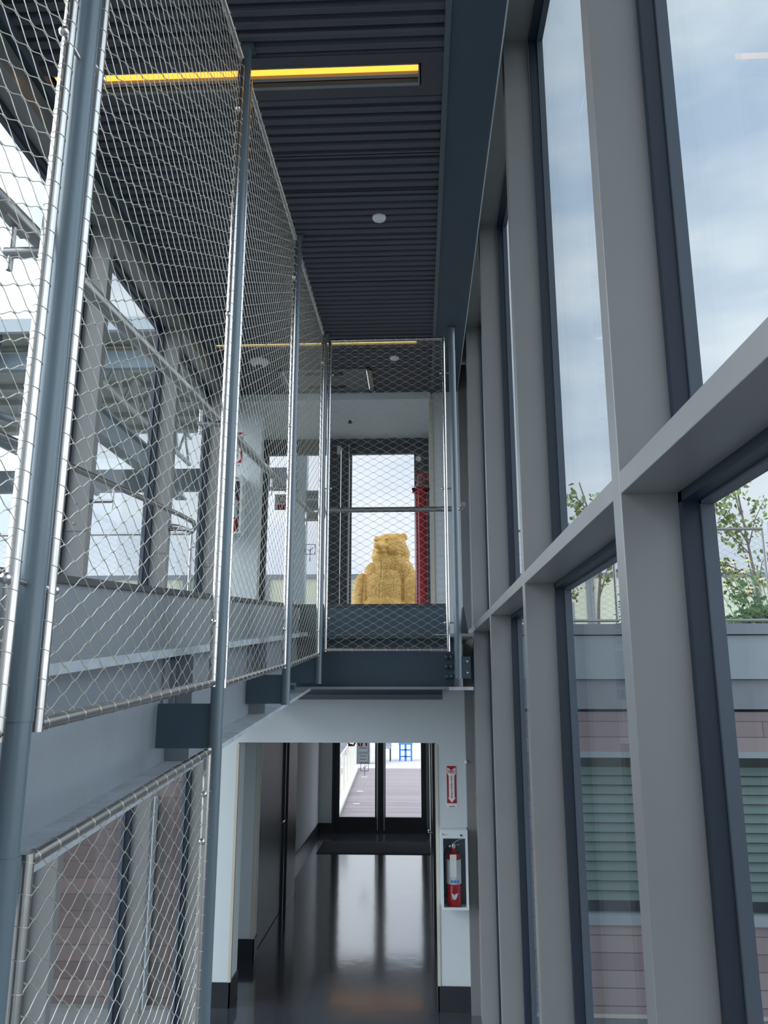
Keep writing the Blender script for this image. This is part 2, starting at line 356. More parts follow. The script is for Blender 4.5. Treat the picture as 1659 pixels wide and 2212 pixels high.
# baseboards
struct(MB().box(0.13, 0.40, Y1-0.012, Y1, 0, 0.19).box(0.128, 0.14, Y1-0.012, Y1+0.28, 0, 0.19).build('baseboard_right', 'base'), 'black cove base below the extinguisher cabinet', 'baseboard')
struct(MB().box(-1.90, -1.588, Y1-0.012, Y1, 0, 0.19).box(-1.60, -1.588, Y1-0.012, Y1+0.28, 0, 0.19).build('baseboard_left', 'base'), 'black cove base at the opening jamb by the mesh', 'baseboard')
# lower corridor
struct(B(-2.0, 0.5, Y1+0.28, 14.8, 2.30, 2.40).build('ceiling_corridor', 'white'), 'white ceiling of the lower corridor', 'ceiling')
struct(B(0.16, 0.30, Y1+0.28, 14.65, 0, 2.30).build('wall_corridor_right', 'white'), 'white corridor wall on the side of the extinguisher', 'wall')
mb = MB().box(-2.0, -1.63, 8.10, 8.24, 0, 2.30).box(-2.0, -1.90, 7.28, 8.10, 0, 2.30).box(-2.0, -1.84, 9.95, 14.65, 0, 2.30)
struct(mb.build('wall_corridor_left', 'white'), 'white corridor wall with the recessed grey door', 'wall')
struct(MB().box(-1.84, -1.60, 14.62, 14.75, 0, 2.30).build('wall_corridor_end', 'white'), 'short white wall beside the far glass doors', 'wall')
trim(MB().box(-1.655, -1.622, 8.094, 8.11, 0.19, 2.30), 'bead', 'cream corner guard at the corridor recess')
struct(MB().box(-1.90, -1.62, 8.088, 8.10, 0, 0.19).box(-1.63, -1.618, 8.088, 8.24, 0, 0.19).build('baseboard_recess', 'base'), 'black base at the corridor recess', 'baseboard')
struct(MB().box(-1.84, -1.828, 10.55, 14.62, 0, 0.15).build('baseboard_corridor', 'base'), 'black base along the far corridor wall', 'baseboard')
struct(MB().box(-1.84, -1.60, 14.608, 14.62, 0, 0.15).build('baseboard_end', 'base'), 'black base beside the far glass doors', 'baseboard')
# grey door in the left corridor wall
d = thing('door_1', (-1.65, 9.1, 0), 'flush grey door in the side wall of the lower corridor', 'door', kind='structure')
B(-1.70, -1.655, 8.30, 9.72, 0.01, 2.15).build('door_leaf', 'doorgrey', d)
MB().box(-1.72, -1.63, 8.24, 8.30, 0, 2.30).box(-1.72, -1.63, 9.72, 9.80, 0, 2.30).box(-1.72, -1.63, 8.30, 9.72, 2.15, 2.30).build('door_frame', 'dark', d)
MB().tube([(-1.65, 9.60, 1.02), (-1.61, 9.60, 1.02)], 0.012).tube([(-1.61, 9.60, 1.02), (-1.61, 9.48, 1.02)], 0.010).build('lever', 'chrome', d)
MB().tube([(-1.656, 8.34, z) for z in (0.4, 0.5)], 0.009).tube([(-1.650, 8.34, z) for z in (1.82, 1.92)], 0.009).build('hinge', 'chrome', d)
# black portal past it
pb = MB().box(-1.90, -1.61, 9.85, 10.50, 0, 2.30)
struct(pb.build('trim_portal', 'black'), 'black portal jamb beyond the grey corridor door', 'jamb')
tag(MB().ring((-1.735, 9.846, 1.60), (0, 1, 0), 0.045, 0.004).build('green_ring', 'green'), 'thin green ring on the black corridor jamb', 'sticker')  # thin green ring set on the jamb face
# black side door on the right wall
d = thing('door_2', (0.15, 10.2, 0), 'dark side door in the corridor wall behind the extinguisher', 'door', kind='structure')
B(0.145, 0.16, 9.2, 10.6, 0.01, 2.15).build('door_leaf', 'dark', d)
MB().box(0.135, 0.16, 9.1, 9.2, 0, 2.22).box(0.135, 0.16, 10.6, 10.7, 0, 2.22).box(0.135, 0.16, 9.2, 10.6, 2.15, 2.22).build('door_frame', 'dark', d)
MB().tube([(0.15, 9.35, 0.95), (0.085, 9.35, 0.95)], 0.014).tube([(0.09, 9.35, 0.95), (0.09, 9.48, 0.95)], 0.011).build('lever', 'chrome', d)

# far glass double door of the corridor
YD = 14.62
d = thing('door_3', (-0.72, YD, 0), 'black framed glass double doors at the far end of the lower corridor', 'door', kind='structure')
MB().box(-1.60, -1.55, YD, YD+0.12, 0, 2.30).box(0.10, 0.16, YD, YD+0.12, 0, 2.30).box(-1.55, 0.10, YD, YD+0.12, 2.20, 2.30).build('door_frame', 'dark', d)
B(-0.74, -0.71, YD+0.05, YD+0.085, 0, 2.19).build('astragal', 'dark', d)
for x0, x1 in ((-1.55, -0.735), (-0.715, 0.10)):
    mb = MB().box(x0, x0+0.085, YD+0.02, YD+0.07, 0.0, 2.19).box(x1-0.085, x1, YD+0.02, YD+0.07, 0.0, 2.19)
    mb.box(x0+0.085, x1-0.085, YD+0.02, YD+0.07, 0.0, 0.25).box(x0+0.085, x1-0.085, YD+0.02, YD+0.07, 2.10, 2.19)
    lf = mb.build('door_leaf', 'dark', d)
    B(x0+0.085, x1-0.085, YD+0.04, YD+0.05, 0.25, 2.10).build('pane', 'glassclear', lf)
for x in (-0.775, -0.655):
    MB().tube([(x, YD-0.03, 0.04), (x, YD-0.03, 2.0)], 0.012).build('pull_bar', 'rail', d)
def logo(x, y, z, s, parent, m):
    mb = MB(); t = s*0.035
    for a, b in (((-.5, -.5), (.5, -.5)), ((.5, -.5), (.5, .5)), ((.5, .5), (-.5, .5)), ((-.5, .5), (-.5, -.5)), ((0, -1.2), (0, .28)), ((0, -.15), (.3, .2)), ((0, -.22), (-.24, .0))):
        mb.tube([(x+a[0]*s, y, z+a[1]*s), (x+b[0]*s, y, z+b[1]*s)], t, 6)
    return mb.build('etched_logo', m, parent)
logo(-1.01, YD+0.032, 1.11, 0.14, d, 'blueink')
# side strip
trim(B(0.105, 0.155, 14.50, 14.62, 0.10, 2.30), 'doorgrey', 'slim grey pilaster beside the far glass doors')
o = tag(MB().hexa([(-1.64, 12.80, 0), (0.15, 12.80, 0), (0.15, 13.80, 0), (-1.64, 13.80, 0)], [(-1.60, 12.84, 0.012), (0.15, 12.84, 0.012), (0.15, 13.76, 0.012), (-1.60, 13.76, 0.012)]).build('entrance_mat', 'matt'),
        'dark ribbed entrance mat before the far glass doors', 'mat')

# ------------------------------------------------------------------ metal ceiling
ZC = 5.34
XL, XR = -1.70, 0.15
def corrug(y0, y1, x0=XL, x1=XR, hole=None):
    mb = MB(); p = 0.0645; y = y0; prof = []
    k = math.floor(y0/p); 
    while k*p < y1:
        for a, z in ((0.0, 0), (0.34, 0.0), (0.46, 0.008), (0.54, 0.026), (0.78, 0.027), (0.86, 0.008), (0.96, 0.0)):
            yy = (k+a)*p
            if y0 <= yy <= y1: prof.append((yy, ZC+z))
        k += 1
    prof = [(y0, ZC)] + prof + [(y1, ZC)]
    vs = []; 
    for yy, z in prof: vs += [(x0, yy, z), (x1, yy, z)]
    fs = [(2*i, 2*i+1, 2*i+3, 2*i+2) for i in range(len(prof)-1)]
    mb.add(vs, fs, False); return mb
hx0, hx1, hy0, hy1 = -1.24, -0.40, 6.36, 6.93
i = 0
cuts = [(-0.6, 0.75), (0.75, 2.12), (2.12, 2.885), (3.14, 3.55), (3.55, 3.86), (3.86, 4.30), (4.30, 4.86), (4.86, 5.79), (5.93, 6.36)]
for a, b in cuts:
    i += 1; struct(corrug(a+0.003, b-0.003).build('ceiling_panel_%d' % i, 'perf', fixn=False), 'dark corrugated perforated ceiling panel, number %d along the walk' % i, 'ceiling panel')
for x0, x1 in ((XL, hx0), (hx1, XR)):
    i += 1; struct(corrug(6.363, 7.0, x0, x1).build('ceiling_panel_%d' % i, 'perf', fixn=False), 'dark corrugated ceiling panel beside the access hatch', 'ceiling panel')
struct(B(-1.95, 0.384, -1.5, 7.0, 5.62, 5.70).build('ceiling', 'ceildark'), 'dark roof deck above the corrugated panels', 'ceiling')
# flat pans round the light slots
struct(MB().box(XL, XR, 2.885, 2.945, ZC-0.002, ZC+0.02).box(XL, XR, 3.075, 3.14, ZC-0.002, ZC+0.02).box(0.035, XR, 2.945, 3.075, ZC-0.002, ZC+0.02).build('ceiling_pan_1', 'ceildark'), 'flat dark ceiling pan round the amber light', 'ceiling panel')
struct(MB().box(XL, XR, 5.79, 5.83, ZC-0.002, ZC+0.02).box(XL, XR, 5.885, 5.93, ZC-0.002, ZC+0.02).box(0.01, XR, 5.83, 5.885, ZC-0.002, ZC+0.02).build('ceiling_pan_2', 'ceildark'), 'flat dark ceiling pan round the pale yellow light', 'ceiling panel')
# edge trims and roof beams
trim(MB().box(0.135, 0.16, -0.8, 7.0, ZC-0.012, ZC+0.03), 'frame2', 'thin grey edge trim of the ceiling on the window wall side')
trim(MB().box(-1.72, -1.69, -0.8, 7.0, ZC-0.012, ZC+0.03), 'frame2', 'thin grey edge trim of the ceiling on the ramp side')
tag(MB().box(0.16, 0.385, -0.8, 6.98, ZC-0.002, ZC+0.018).box(0.262, 0.282, -0.8, 6.98, ZC+0.018, 5.60).build('roof_beam', 'steeld'), 'dark slate roof beam running along the glazed wall beside the ceiling', 'beam')
tag(MB().box(-1.865, -1.72, -0.8, 6.98, ZC-0.002, ZC+0.018).box(-1.80, -1.78, -0.8, 6.98, ZC+0.018, 5.60).build('roof_beam', 'steeld'), 'dark slate roof beam above the sloping walkway windows', 'beam')
trim(MB().box(0.383, 0.392, -0.8, 6.9, ZC-0.001, ZC+0.012), 'caulk', 'thin pale caulk line along the roof beam')

# ceiling fittings
def strip(x0, x1, y0, y1, m, label, slot=True):
    t = thing('strip_light', ((x0+x1)/2, (y0+y1)/2, ZC), label, 'ceiling light')
    B(x0, x1, y0+0.008, y0+0.058 if slot else y1-0.008, ZC+0.012, ZC+0.03).build('diffuser', m, t)
    mb = MB().box(x0, x1+0.006, y0, y0+0.006, ZC-0.004, ZC+0.05).box(x1, x1+0.006, y0, y1, ZC-0.004, ZC+0.05)
    if slot: mb.box(x0, x1, y0+0.060, y0+0.079, ZC-0.004, ZC+0.02).box(x0, x1, y1-0.018, y1, ZC-0.004, ZC+0.02)
    else: mb.box(x0, x1, y1-0.006, y1, ZC-0.004, ZC+0.05)
    mb.build('trim_frame', 'trimgrey', t)
    if slot: B(x0, x1, y0+0.079, y1-0.018, ZC+0.03, ZC+0.04).build('air_slot', 'slot', t)
    return t
strip(-1.66, 0.022, 2.945, 3.075, 'amber', 'amber strip light recessed in the corrugated ceiling above the near mesh')
strip(-1.66, 0.004, 5.83, 5.885, 'yellow', 'pale yellow strip light recessed in the ceiling near the end mesh', False)
for x, y, lb in ((-0.214, 4.116, 'round white ceiling disc between the two strip lights'), (-0.187, 6.163, 'round white ceiling disc behind the end mesh panel')):
    tag(MB().lathe([(0.001, -0.012), (0.038, -0.012), (0.0405, -0.006), (0.0405, 0.004)], (x, y, ZC)).build('ceiling_disc', 'disc'), lb, 'ceiling cover')
t = thing('smoke_detector', (-1.361, 6.18, ZC), 'off-white domed smoke detector on the corrugated ceiling', 'smoke detector')
MB().lathe([(0.085, 0), (0.085, -0.012), (0.07, -0.03), (0.045, -0.045)], (-1.361, 6.18, ZC)).build('housing', 'offwhite', t)
MB().lathe([(0.03, -0.045), (0.028, -0.06), (0.018, -0.064)], (-1.361, 6.18, ZC), 16).build('sensor', 'grille', t)
t = thing('access_hatch', ((hx0+hx1)/2, (hy0+hy1)/2, ZC), 'grey framed access hatch with two small grilles in the ceiling', 'hatch')
B(hx0+0.05, hx1-0.05, hy0+0.04, hy1-0.04, ZC-0.006, ZC+0.006).build('hatch_door', 'hatch', t)
MB().box(hx0, hx1, hy0, hy0+0.035, ZC-0.014, ZC+0.01).box(hx0, hx1, hy1-0.035, hy1, ZC-0.014, ZC+0.01).box(hx0, hx0+0.04, hy0, hy1, ZC-0.014, ZC+0.01).box(hx1-0.04, hx1, hy0, hy1, ZC-0.014, ZC+0.01).build('hatch_frame', 'frame2', t)
for y in (6.44, 6.76):
    mb = MB()
    for k in range(4): mb.box(hx0+0.22, hx0+0.58, y+k*0.018, y+k*0.018+0.010, ZC-0.011, ZC-0.004)
    mb.build('grille', 'grille', t)
t = thing('sprinkler', (-0.70, 7.65, 5.31), 'small dark sprinkler head on the white vestibule ceiling', 'sprinkler')
MB().lathe([(0.04, 0), (0.035, -0.006), (0.012, -0.008)], (-0.70, 7.65, 5.31), 16).build('escutcheon', 'disc', t)
MB().lathe([(0.012, -0.006), (0.012, -0.03), (0.024, -0.032), (0.024, -0.036)], (-0.70, 7.65, 5.31), 16).build('head', 'black', t)

# ------------------------------------------------------------------ window wall, extinguisher side (X 0.43 .. 0.62)
MR = [0.10, 1.635, 3.165, 4.69, 6.215]
names_r = ['nearest', 'second', 'third', 'fourth', 'fifth']
TR0, TR1 = 3.010, 3.058
for k, y in enumerate(MR):
    trim(MB().box(0.43, 0.549, y-0.03, y+0.035, 0, 5.62), 'mull', 'deep grey mullion of the tall window wall, %s along the walk' % names_r[k], 'mullion', bevel=0.002)
edges = MR+[6.98]
wn = 0
def bay(xa, xb, sgn, y0, y1, z0, z1, label):
    """gasket and inner frame round one pane; xa..xb is the depth of the gasket, sgn the way out"""
    global wn
    wn += 1; t = thing('window_%d' % wn, (xb, (y0+y1)/2, z0), label, 'window', kind='structure')
    g = 0.022; a, b = sorted((xa, xa+sgn*0.036)); c, e = sorted((xa+sgn*0.036, xb))
    MB().box(a, b, y0, y0+g, z0, z1).box(a, b, y1-g, y1, z0, z1).box(a, b, y0, y1, z1-g, z1).box(a, b, y0, y1, z0, z0+g).build('gasket', 'gasket', t)
    f = 0.030
    MB().box(c, e, y0, y0+f, z0, z1).box(c, e, y1-f, y1, z0, z1).box(c, e, y0, y1, z1-f, z1).box(c, e, y0, y1, z0, z0+f).build('frame', 'wframe', t)
    m_, n_ = sorted((xb-sgn*0.010, xb-sgn*0.002))
    MB().box(m_, n_, y0+0.02, y1-0.02, z0+0.02, z1-0.02).build('pane', 'glass', t)
    return t
ZH = 5.62
bay_r = ['nearest', 'second', 'third', 'fourth', 'fifth']
for k in range(len(MR)):
    y0 = edges[k]+0.035; y1 = edges[k+1]-(0.03 if k < 4 else 0)
    trim(MB().box(0.431, 0.620, y0, y1, TR0, TR1), 'mull', 'grey transom ledge in the window wall, %s bay' % bay_r[k], 'transom', bevel=0.0015)
    if k == 4:
        trim(MB().box(0.47, 0.66, y0, y1+0.07, 0, ZH), 'mull', 'grey solid infill panel between the last mullion and the end wall', 'panel'); continue
    bay(0.549, 0.612, 1, y0, y1, TR1, ZH, 'tall upper window beside the walk, %s bay' % bay_r[k])
    bay(0.549, 0.612, 1, y0, y1, 0.0, TR0, 'lower window beside the walk, %s bay' % bay_r[k])
trim(MB().box(0.385, 0.612, -1.5, 7.0, ZH, ZH+0.10), 'mull', 'grey window head along the glazed wall', 'window head')
y0 = -1.5; 
trim(B(0.431, 0.549, y0, 0.07, TR0, TR1), 'mull', 'grey transom ledge beside the camera', 'transom')
bay(0.549, 0.612, 1, y0, 0.07, TR1, ZH, 'upper window behind the first mullion')
bay(0.549, 0.612, 1, y0, 0.07, 0.0, TR0, 'lower window behind the first mullion')

# ------------------------------------------------------------------ window wall, walkway side (X -1.76 .. -1.94)
ML = [-0.06, 1.28, 2.61, 3.94, 5.245, 6.56]
names_l = ['first', 'second', 'third', 'fourth', 'fifth', 'sixth']
for k, y in enumerate(ML):
    trim(MB().box(-1.868, -1.750, y-0.025, y+0.03, 0, 5.20), 'mull', 'grey mullion behind the sloping walkway, %s of six' % names_l[k], 'mullion', bevel=0.002)
    if 2 < k < 6:
        zc = 3.40+0.075*(y-3.94)
        t = thing('splice_plate', (-1.82, y-0.03, zc), 'flat grey cover plate with two screws on the %s walkway mullion' % names_l[k], 'plate')
        B(-1.866, -1.748, y-0.029, y-0.0255, zc, zc+0.20).build('plate', 'mull', t)
        for dz in (0.04, 0.15): MB().ball((-1.82, y-0.030, zc+dz), 0.006, 8).build('screw', 'chrome', t)
el = ML+[6.98]
for k in range(len(ML)):
    y0 = el[k]+0.03; y1 = el[k+1]-(0.025 if k < 5 else 0)
    trim(MB().box(-1.94, -1.756, y0, y1, 2.62, 2.68), 'mull', 'grey transom hidden behind the sloping beam, %s bay' % names_l[k], 'transom')
    bay(-1.868, -1.930, -1, y0, y1, 2.68, 5.20, 'upper window behind the walkway, %s bay of six' % names_l[k])
    bay(-1.868, -1.930, -1, y0, y1, 0.0, 2.62, 'lower window below the walkway, %s bay of six' % names_l[k])
trim(MB().box(-1.95, -1.756, -0.8, 7.0, 5.20, 5.33), 'mull', 'grey window head above the walkway windows', 'window head')

# ------------------------------------------------------------------ upper glass door
YU = 8.30
d = thing('door_4', (-0.8, YU, 3.03), 'grey framed glass doors to the roof terrace with the bear behind', 'door', kind='structure')
MB().box(-1.80, -1.72, YU, YU+0.12, 3.03, 5.31).box(0.07, 0.13, YU, YU+0.12, 3.03, 5.31).box(-1.72, 0.07, YU, YU+0.12, 5.24, 5.31).build('door_frame', 'doorfr', d)
for x0, x1, gx0, gx1 in ((-1.72, -0.865, -1.68, -1.02), (-0.855, 0.07, -0.735, -0.035)):
    mb = MB().box(x0, gx0, YU+0.02, YU+0.07, 3.04, 5.235).box(gx1, x1, YU+0.02, YU+0.07, 3.04, 5.235).box(gx0, gx1, YU+0.02, YU+0.07, 3.04, 3.28).box(gx0, gx1, YU+0.02, YU+0.07, 5.135, 5.235)
    lf = mb.build('door_leaf', 'doorfr', d)
    B(gx0, gx1, YU+0.04, YU+0.05, 3.28, 5.135).build('pane', 'glassclear', lf)
for x, z1 in ((-0.765, 5.235), (-0.985, 5.235)):
    MB().tube([(x, YU-0.02, 3.10), (x, YU-0.02, z1)], 0.011).build('pull_bar', 'rail', d)
MB().box(-0.90, -0.86, YU-0.03, YU+0.02, 5.13, 5.22).box(-0.855, -0.84, YU-0.02, YU+0.02, 5.17, 5.20).build('door_sensor', 'offwhite', d)
logo(-1.19, YU+0.034, 4.05, 0.11, d, 'blueink')
# stickers on the door glass
t = thing('door_sticker', (-1.55, YU+0.03, 4.60), 'square notice with red prohibition ring on the terrace door glass', 'sticker')
B(-1.60, -1.47, YU+0.034, YU+0.038, 4.50, 4.68).build('sticker_sheet', 'label', t)
B(-1.57, -1.47, YU+0.031, YU+0.034, 4.50, 4.56).build('red_band', 'redsign', t)
MB().ring((-1.515, YU+0.032, 4.62), (0, 1, 0), 0.036, 0.005).build('red_ring', 'redsign', t)
t = thing('hours_sticker', (-1.15, YU+0.03, 4.5), 'grey notice with dark lettering on the terrace door glass', 'sticker')
B(-1.25, -1.03, YU+0.034, YU+0.038, 4.40, 4.72).build('sticker_sheet', 'facgrey', t)
B(-1.245, -1.035, YU+0.031, YU+0.034, 4.605, 4.625).build('white_line', 'signwhite', t)
text('lettering', 'UP FOR CRI', 0.034, 'blueink', (-1.14, YU+0.032, 4.67), parent=t)
text('lettering', 'HOURS\nDAILY', 0.030, 'blueink', (-1.16, YU+0.032, 4.55), parent=t)

# ================================================================== RAMP (sloping walkway) AND LANDING STEEL
def zr(y): return 2.658+0.080*(y-1.75)         # top flange of the ramp beam
def zb(y): return 2.36+0.079*(y-3.29)
Ya, Yb = -1.2, 6.08
t = thing('ramp_beam', (-0.96, 3, 2.5), 'slate steel wide-flange beam carrying the sloping walkway above the lower mesh', 'beam')
MB().slope(-0.975, -0.955, Ya, Yb, zb(Ya), zb(Yb), zr(Ya), zr(Yb)).build('web', 'steel', t)
MB().slope(-1.08, -0.862, Ya, Yb, zr(Ya)-0.028, zr(Yb)-0.028, zr(Ya), zr(Yb)).build('top_flange', 'flange', t)
MB().slope(-1.09, -0.835, Ya, Yb-0.02, zb(Ya)-0.020, zb(Yb-0.02)-0.020, zb(Ya), zb(Yb-0.02)).build('bottom_flange', 'flange', t)
for y in (2.93, 4.36):
    B(-0.955, -0.862, y+0.03, y+0.042, zb(y)+0.005, zr(y)-0.03).build('stiffener', 'steel', t)
    # connection angle with two bolt holes
    MB().box(-0.955, -0.945, y-0.05, y+0.03, zb(y)+0.06, zr(y)-0.05).box(-0.955, -0.925, y+0.01, y+0.022, zb(y)+0.06, zr(y)-0.05).build('angle_cleat', 'steel', t)
# ramp deck, toe plate and cap
struct(MB().slope(-1.755, -0.98, Ya, 6.25, zr(Ya)-0.02, 2.99, zr(Ya)+0.01, 3.02).build('floor_ramp', 'plate'), 'grey deck of the sloping walkway behind the mesh', 'ramp')
for k, (y0, y1) in enumerate(((Ya, 3.87), (3.875, 6.05))):
    MBt = MB().slope(-0.955, -0.945, y0, y1, zr(y0), zr(y1), zr(y0)+0.205, zr(y1)+0.195)
    tag(MBt.build('toe_plate', 'plate'), ('grey toe plate edging the walkway, nearer long length' if k == 0 else 'grey toe plate edging the walkway, far length up to the landing'), 'toe plate', 'toe plates along the walkway')
tag(MB().slope(-0.962, -0.932, Ya, 6.05, zr(Ya)+0.205, zr(6.05)+0.190, zr(Ya)+0.225, zr(6.05)+0.212).build('edge_cap', 'cap'), 'dark rubber edge cap along the sloping toe plate', 'edge cap')
# landing beam
YB = 6.10
t = thing('landing_beam', (-0.3, YB, 2.57), 'dark slate beam carrying the landing above the corridor opening', 'beam')
B(-0.97, 0.27, YB, YB+0.015, 2.585, 2.955).build('web', 'steeld', t)
B(-0.95, 0.262, YB-0.085, YB+0.10, 2.565, 2.585).build('bottom_flange', 'steel', t)
B(-0.95, 0.262, YB-0.085, YB+0.10, 2.95, 2.975).build('top_flange', 'steeld', t)
for bx in (0.215, 0.252):
    for bz in (2.66, 2.735, 2.81):
        MB().lathe([(0.022, 0.012), (0.022, -0.006), (0.014, -0.018), (0.002, -0.020)], (bx, YB-0.006, bz), 12, 'y').build('bolt', 'steeld', t)
tag(MB().box(-0.93, 0.235, YB-0.095, YB-0.085, 2.98, 3.195).build('toe_plate', 'steeld'), 'dark slate toe plate across the landing before the bear', 'toe plate')
tag(MB().box(-0.94, 0.24, YB-0.10, YB-0.078, 3.19, 3.215).build('edge_cap', 'cap'), 'black rubber edge cap across the landing', 'edge cap')
# short edge beam seen end-on
t = thing('edge_beam', (0.31, 5.8, 2.57), 'slate edge beam seen end-on beside the window wall', 'beam')
B(0.302, 0.318, 5.78, 6.98, 2.585, 2.95).build('web', 'steel', t)
B(0.225, 0.395, 5.78, 6.98, 2.562, 2.585).build('bottom_flange', 'flange', t)
B(0.225, 0.395, 5.78, 6.98, 2.95, 2.972).build('top_flange', 'steel', t)
tag(MB().prism([(0.312, 2.975), (0.368, 2.975), (0.338, 3.17), (0.330, 3.17)], 5.80, 5.98, 'y').build('gusset_plate', 'cap'), 'black tapering end plate of the toe board by the window wall', 'plate')
t = thing('bolted_plate', (0.36, 5.64, 2.65), 'slate bolted tab plate behind the foot of the corner post', 'plate')
B(0.30, 0.37, 5.66, 5.668, 2.645, 2.80).build('plate', 'steeld', t)
for z in (2.685, 2.765): MB().ball((0.345, 5.658, z), 0.008, 10, (1, .5, 1)).build('bolt', 'ss', t)
tag(MB().box(-1.35, 0.19, 6.55, 6.555, 2.478, 2.52).box(-1.35, 0.19, 6.555, 7.0, 2.478, 2.488).box(-1.35, 0.19, 6.60, 6.605, 2.488, 2.57).build('steel_channel', 'frame2'), 'grey steel channel between landing beam and end wall', 'channel')
tag(MB().box(-1.05, -0.90, 5.62, 5.68, 2.565, 2.60).build('shim_block', 'steeld'), 'small slate shim block under the far post bracket', 'block')

# ------------------------------------------------------------------ guard posts
XG = -0.73
def post(y, zlo, zhi, col, label, brk=True, x=XG, side=-1):
    t = thing('guard_post', (x, y, zlo), label, 'post', 'round slate posts of the mesh guard')
    MB().tube([(x, y, zlo), (x, y, zhi)], 0.0235, 20).build('tube', 'post', t)
    for z0, z1, r in col: MB().tube([(x, y, z0), (x, y, z1)], r, 20).build('sleeve', 'post', t)
    MB().box(x-0.035, x+0.035, y-0.03, y+0.03, zhi-0.01, zhi).build('top_plate', 'steeld', t)
    if brk:
        z0 = zb(y)+0.066; z1 = z0+0.155
        B(-0.945, x-0.015, y-0.004, y+0.006, z0, z1).build('bracket_plate', 'steeld', t)
    return t
ZT = ZC-0.002
post(1.418, 0.9, ZT, [(2.55, ZT-0.2, 0.0255), (0.9, 2.32, 0.026)], 'nearest slate post, full height, beside the two thick steel tubes')
post(2.825, 0.0, ZT, [(2.63, ZT-0.2, 0.0255), (0.0, 2.40, 0.0255)], 'second slate post from the camera, reaching down to the lower floor')
post(4.285, zb(4.285)+0.06, ZT, [(2.74, ZT-0.2, 0.0255)], 'third slate post, ending in a bracket over the beam flange')
post(5.665, zb(5.665)+0.06, ZT, [(2.845, ZT-0.2, 0.0255)], 'slate post at the inner corner of walkway and landing')
post(5.60, 2.645, ZT, [(2.84, ZT-0.2, 0.0255)], 'slate post at the window wall end of the landing mesh', False, 0.278)

# ------------------------------------------------------------------ mesh panels
PA, PBm = 0.1005, 0.0548          # diamond width and height
def net(O, U, Lu, zb_, zt_, name='wire_net', parent=None, r=0.0012, pa=PA, pb=PBm, sub=4, knot=True, m='wire', off=(0, 0), seg=3):
    """diamond cable net in the vertical plane through O along unit vector U; zb_(u), zt_(u) give its foot and head"""
    mb = MB(); U = Vector(U)
    def P(u, v): return Vector((O[0]+U.x*u, O[1]+U.y*u, v))
    ni = int(Lu/(pa/2))+2; zmin = min(zb_(0), zb_(Lu)); nj = int((max(zt_(0), zt_(Lu))-zmin)/(pb/2))+2
    def inside(u, v): return 0.0 <= u <= Lu and zb_(u) <= v <= zt_(u)
    sh = (zb_(Lu)-zb_(0))/Lu
    for i in range(-1, ni):
        for j in range(-1, nj):
            if (i+j) % 2: continue
            u = i*pa/2+off[0]; v = zmin+j*pb/2+off[1]
            for di, dj in ((1, 1), (1, -1)):
                pts = []
                for k in range(sub+1):
                    tt = k/sub; vv = tt-math.sin(2*math.pi*tt)/(2*math.pi)*0.5
                    q = (u+tt*pa/2, v+dj*vv*pb/2)
                    if inside(*q): pts.append(P(*q))
                if len(pts) > 1: mb.tube(pts, r, seg, False)
            if knot and inside(u, v):
                mb.tube([P(u-0.004, v), P(u+0.004, v)], r*1.9, 4, True)
    return mb.build(name, m, parent, fixn=False)
def lacing(mb, p0, p1, step, R_, r=0.0010, tilt=0.35, o=0.0):
    p0 = Vector(p0); p1 = Vector(p1); d = p1-p0; Ln = d.length; d.normalize(); n = int((Ln-o)/step)
    s_ = d.orthogonal().normalized()
    for k in range(n+1):
        mb.ring(p0+d*(o+k*step), d+s_*tilt, R_, r, 12, 3)
def panel(O, U, Lu, zb0, zb1, zt0, zt1, label, clamps=(), tr=0.0135, group='steel-framed cable net panels'):
    U = Vector(U).normalized()
    def P(u, z): return Vector((O[0]+U.x*u, O[1]+U.y*u, z))
    t = thing('mesh_panel', tuple(P(Lu/2, zb0)), label, 'mesh panel', group)
    a, b, c, e = P(0, zb0), P(Lu, zb1), P(Lu, zt1), P(0, zt0)
    MB().tube([a, b], tr, 16).build('bottom_tube', 'ss', t); MB().tube([e, c], tr, 16).build('top_tube', 'ss', t)
    MB().tube([a-Vector((0,0,tr)), e+Vector((0,0,tr))], tr, 16).build('side_tube', 'ss', t); MB().tube([b-Vector((0,0,tr)), c+Vector((0,0,tr))], tr, 16).build('side_tube', 'ss', t)
    m_ = tr
    net(O, U, Lu, lambda u: zb0+(zb1-zb0)*u/Lu, lambda u: zt0+(zt1-zt0)*u/Lu, parent=t)
    mb = MB()
    lacing(mb, a, b, PA*0.82, tr+0.0008, o=0.03); lacing(mb, e, c, PA*0.82, tr+0.0008, o=0.03)
    lacing(mb, a, e, PBm, tr+0.001, tilt=0.25, o=0.03); lacing(mb, b, c, PBm, tr+0.001, tilt=0.25, o=0.03)
    mb.build('lacing', 'wire', t, fixn=False, kind='stuff')
    for (u, z, s_) in clamps:      # bolt that ties the frame to the post
        q = P(u, z); w_ = U*s_
        MB().tube([q-w_*0.012, q+w_*0.055], 0.006, 10).ball(q-w_*0.022, 0.011, 10).build('clamp', 'ss', t)
    return t
def cl(Lu, z0s, z1s): return [(0, z, -1) for z in z0s]+[(Lu, z, 1) for z in z1s]
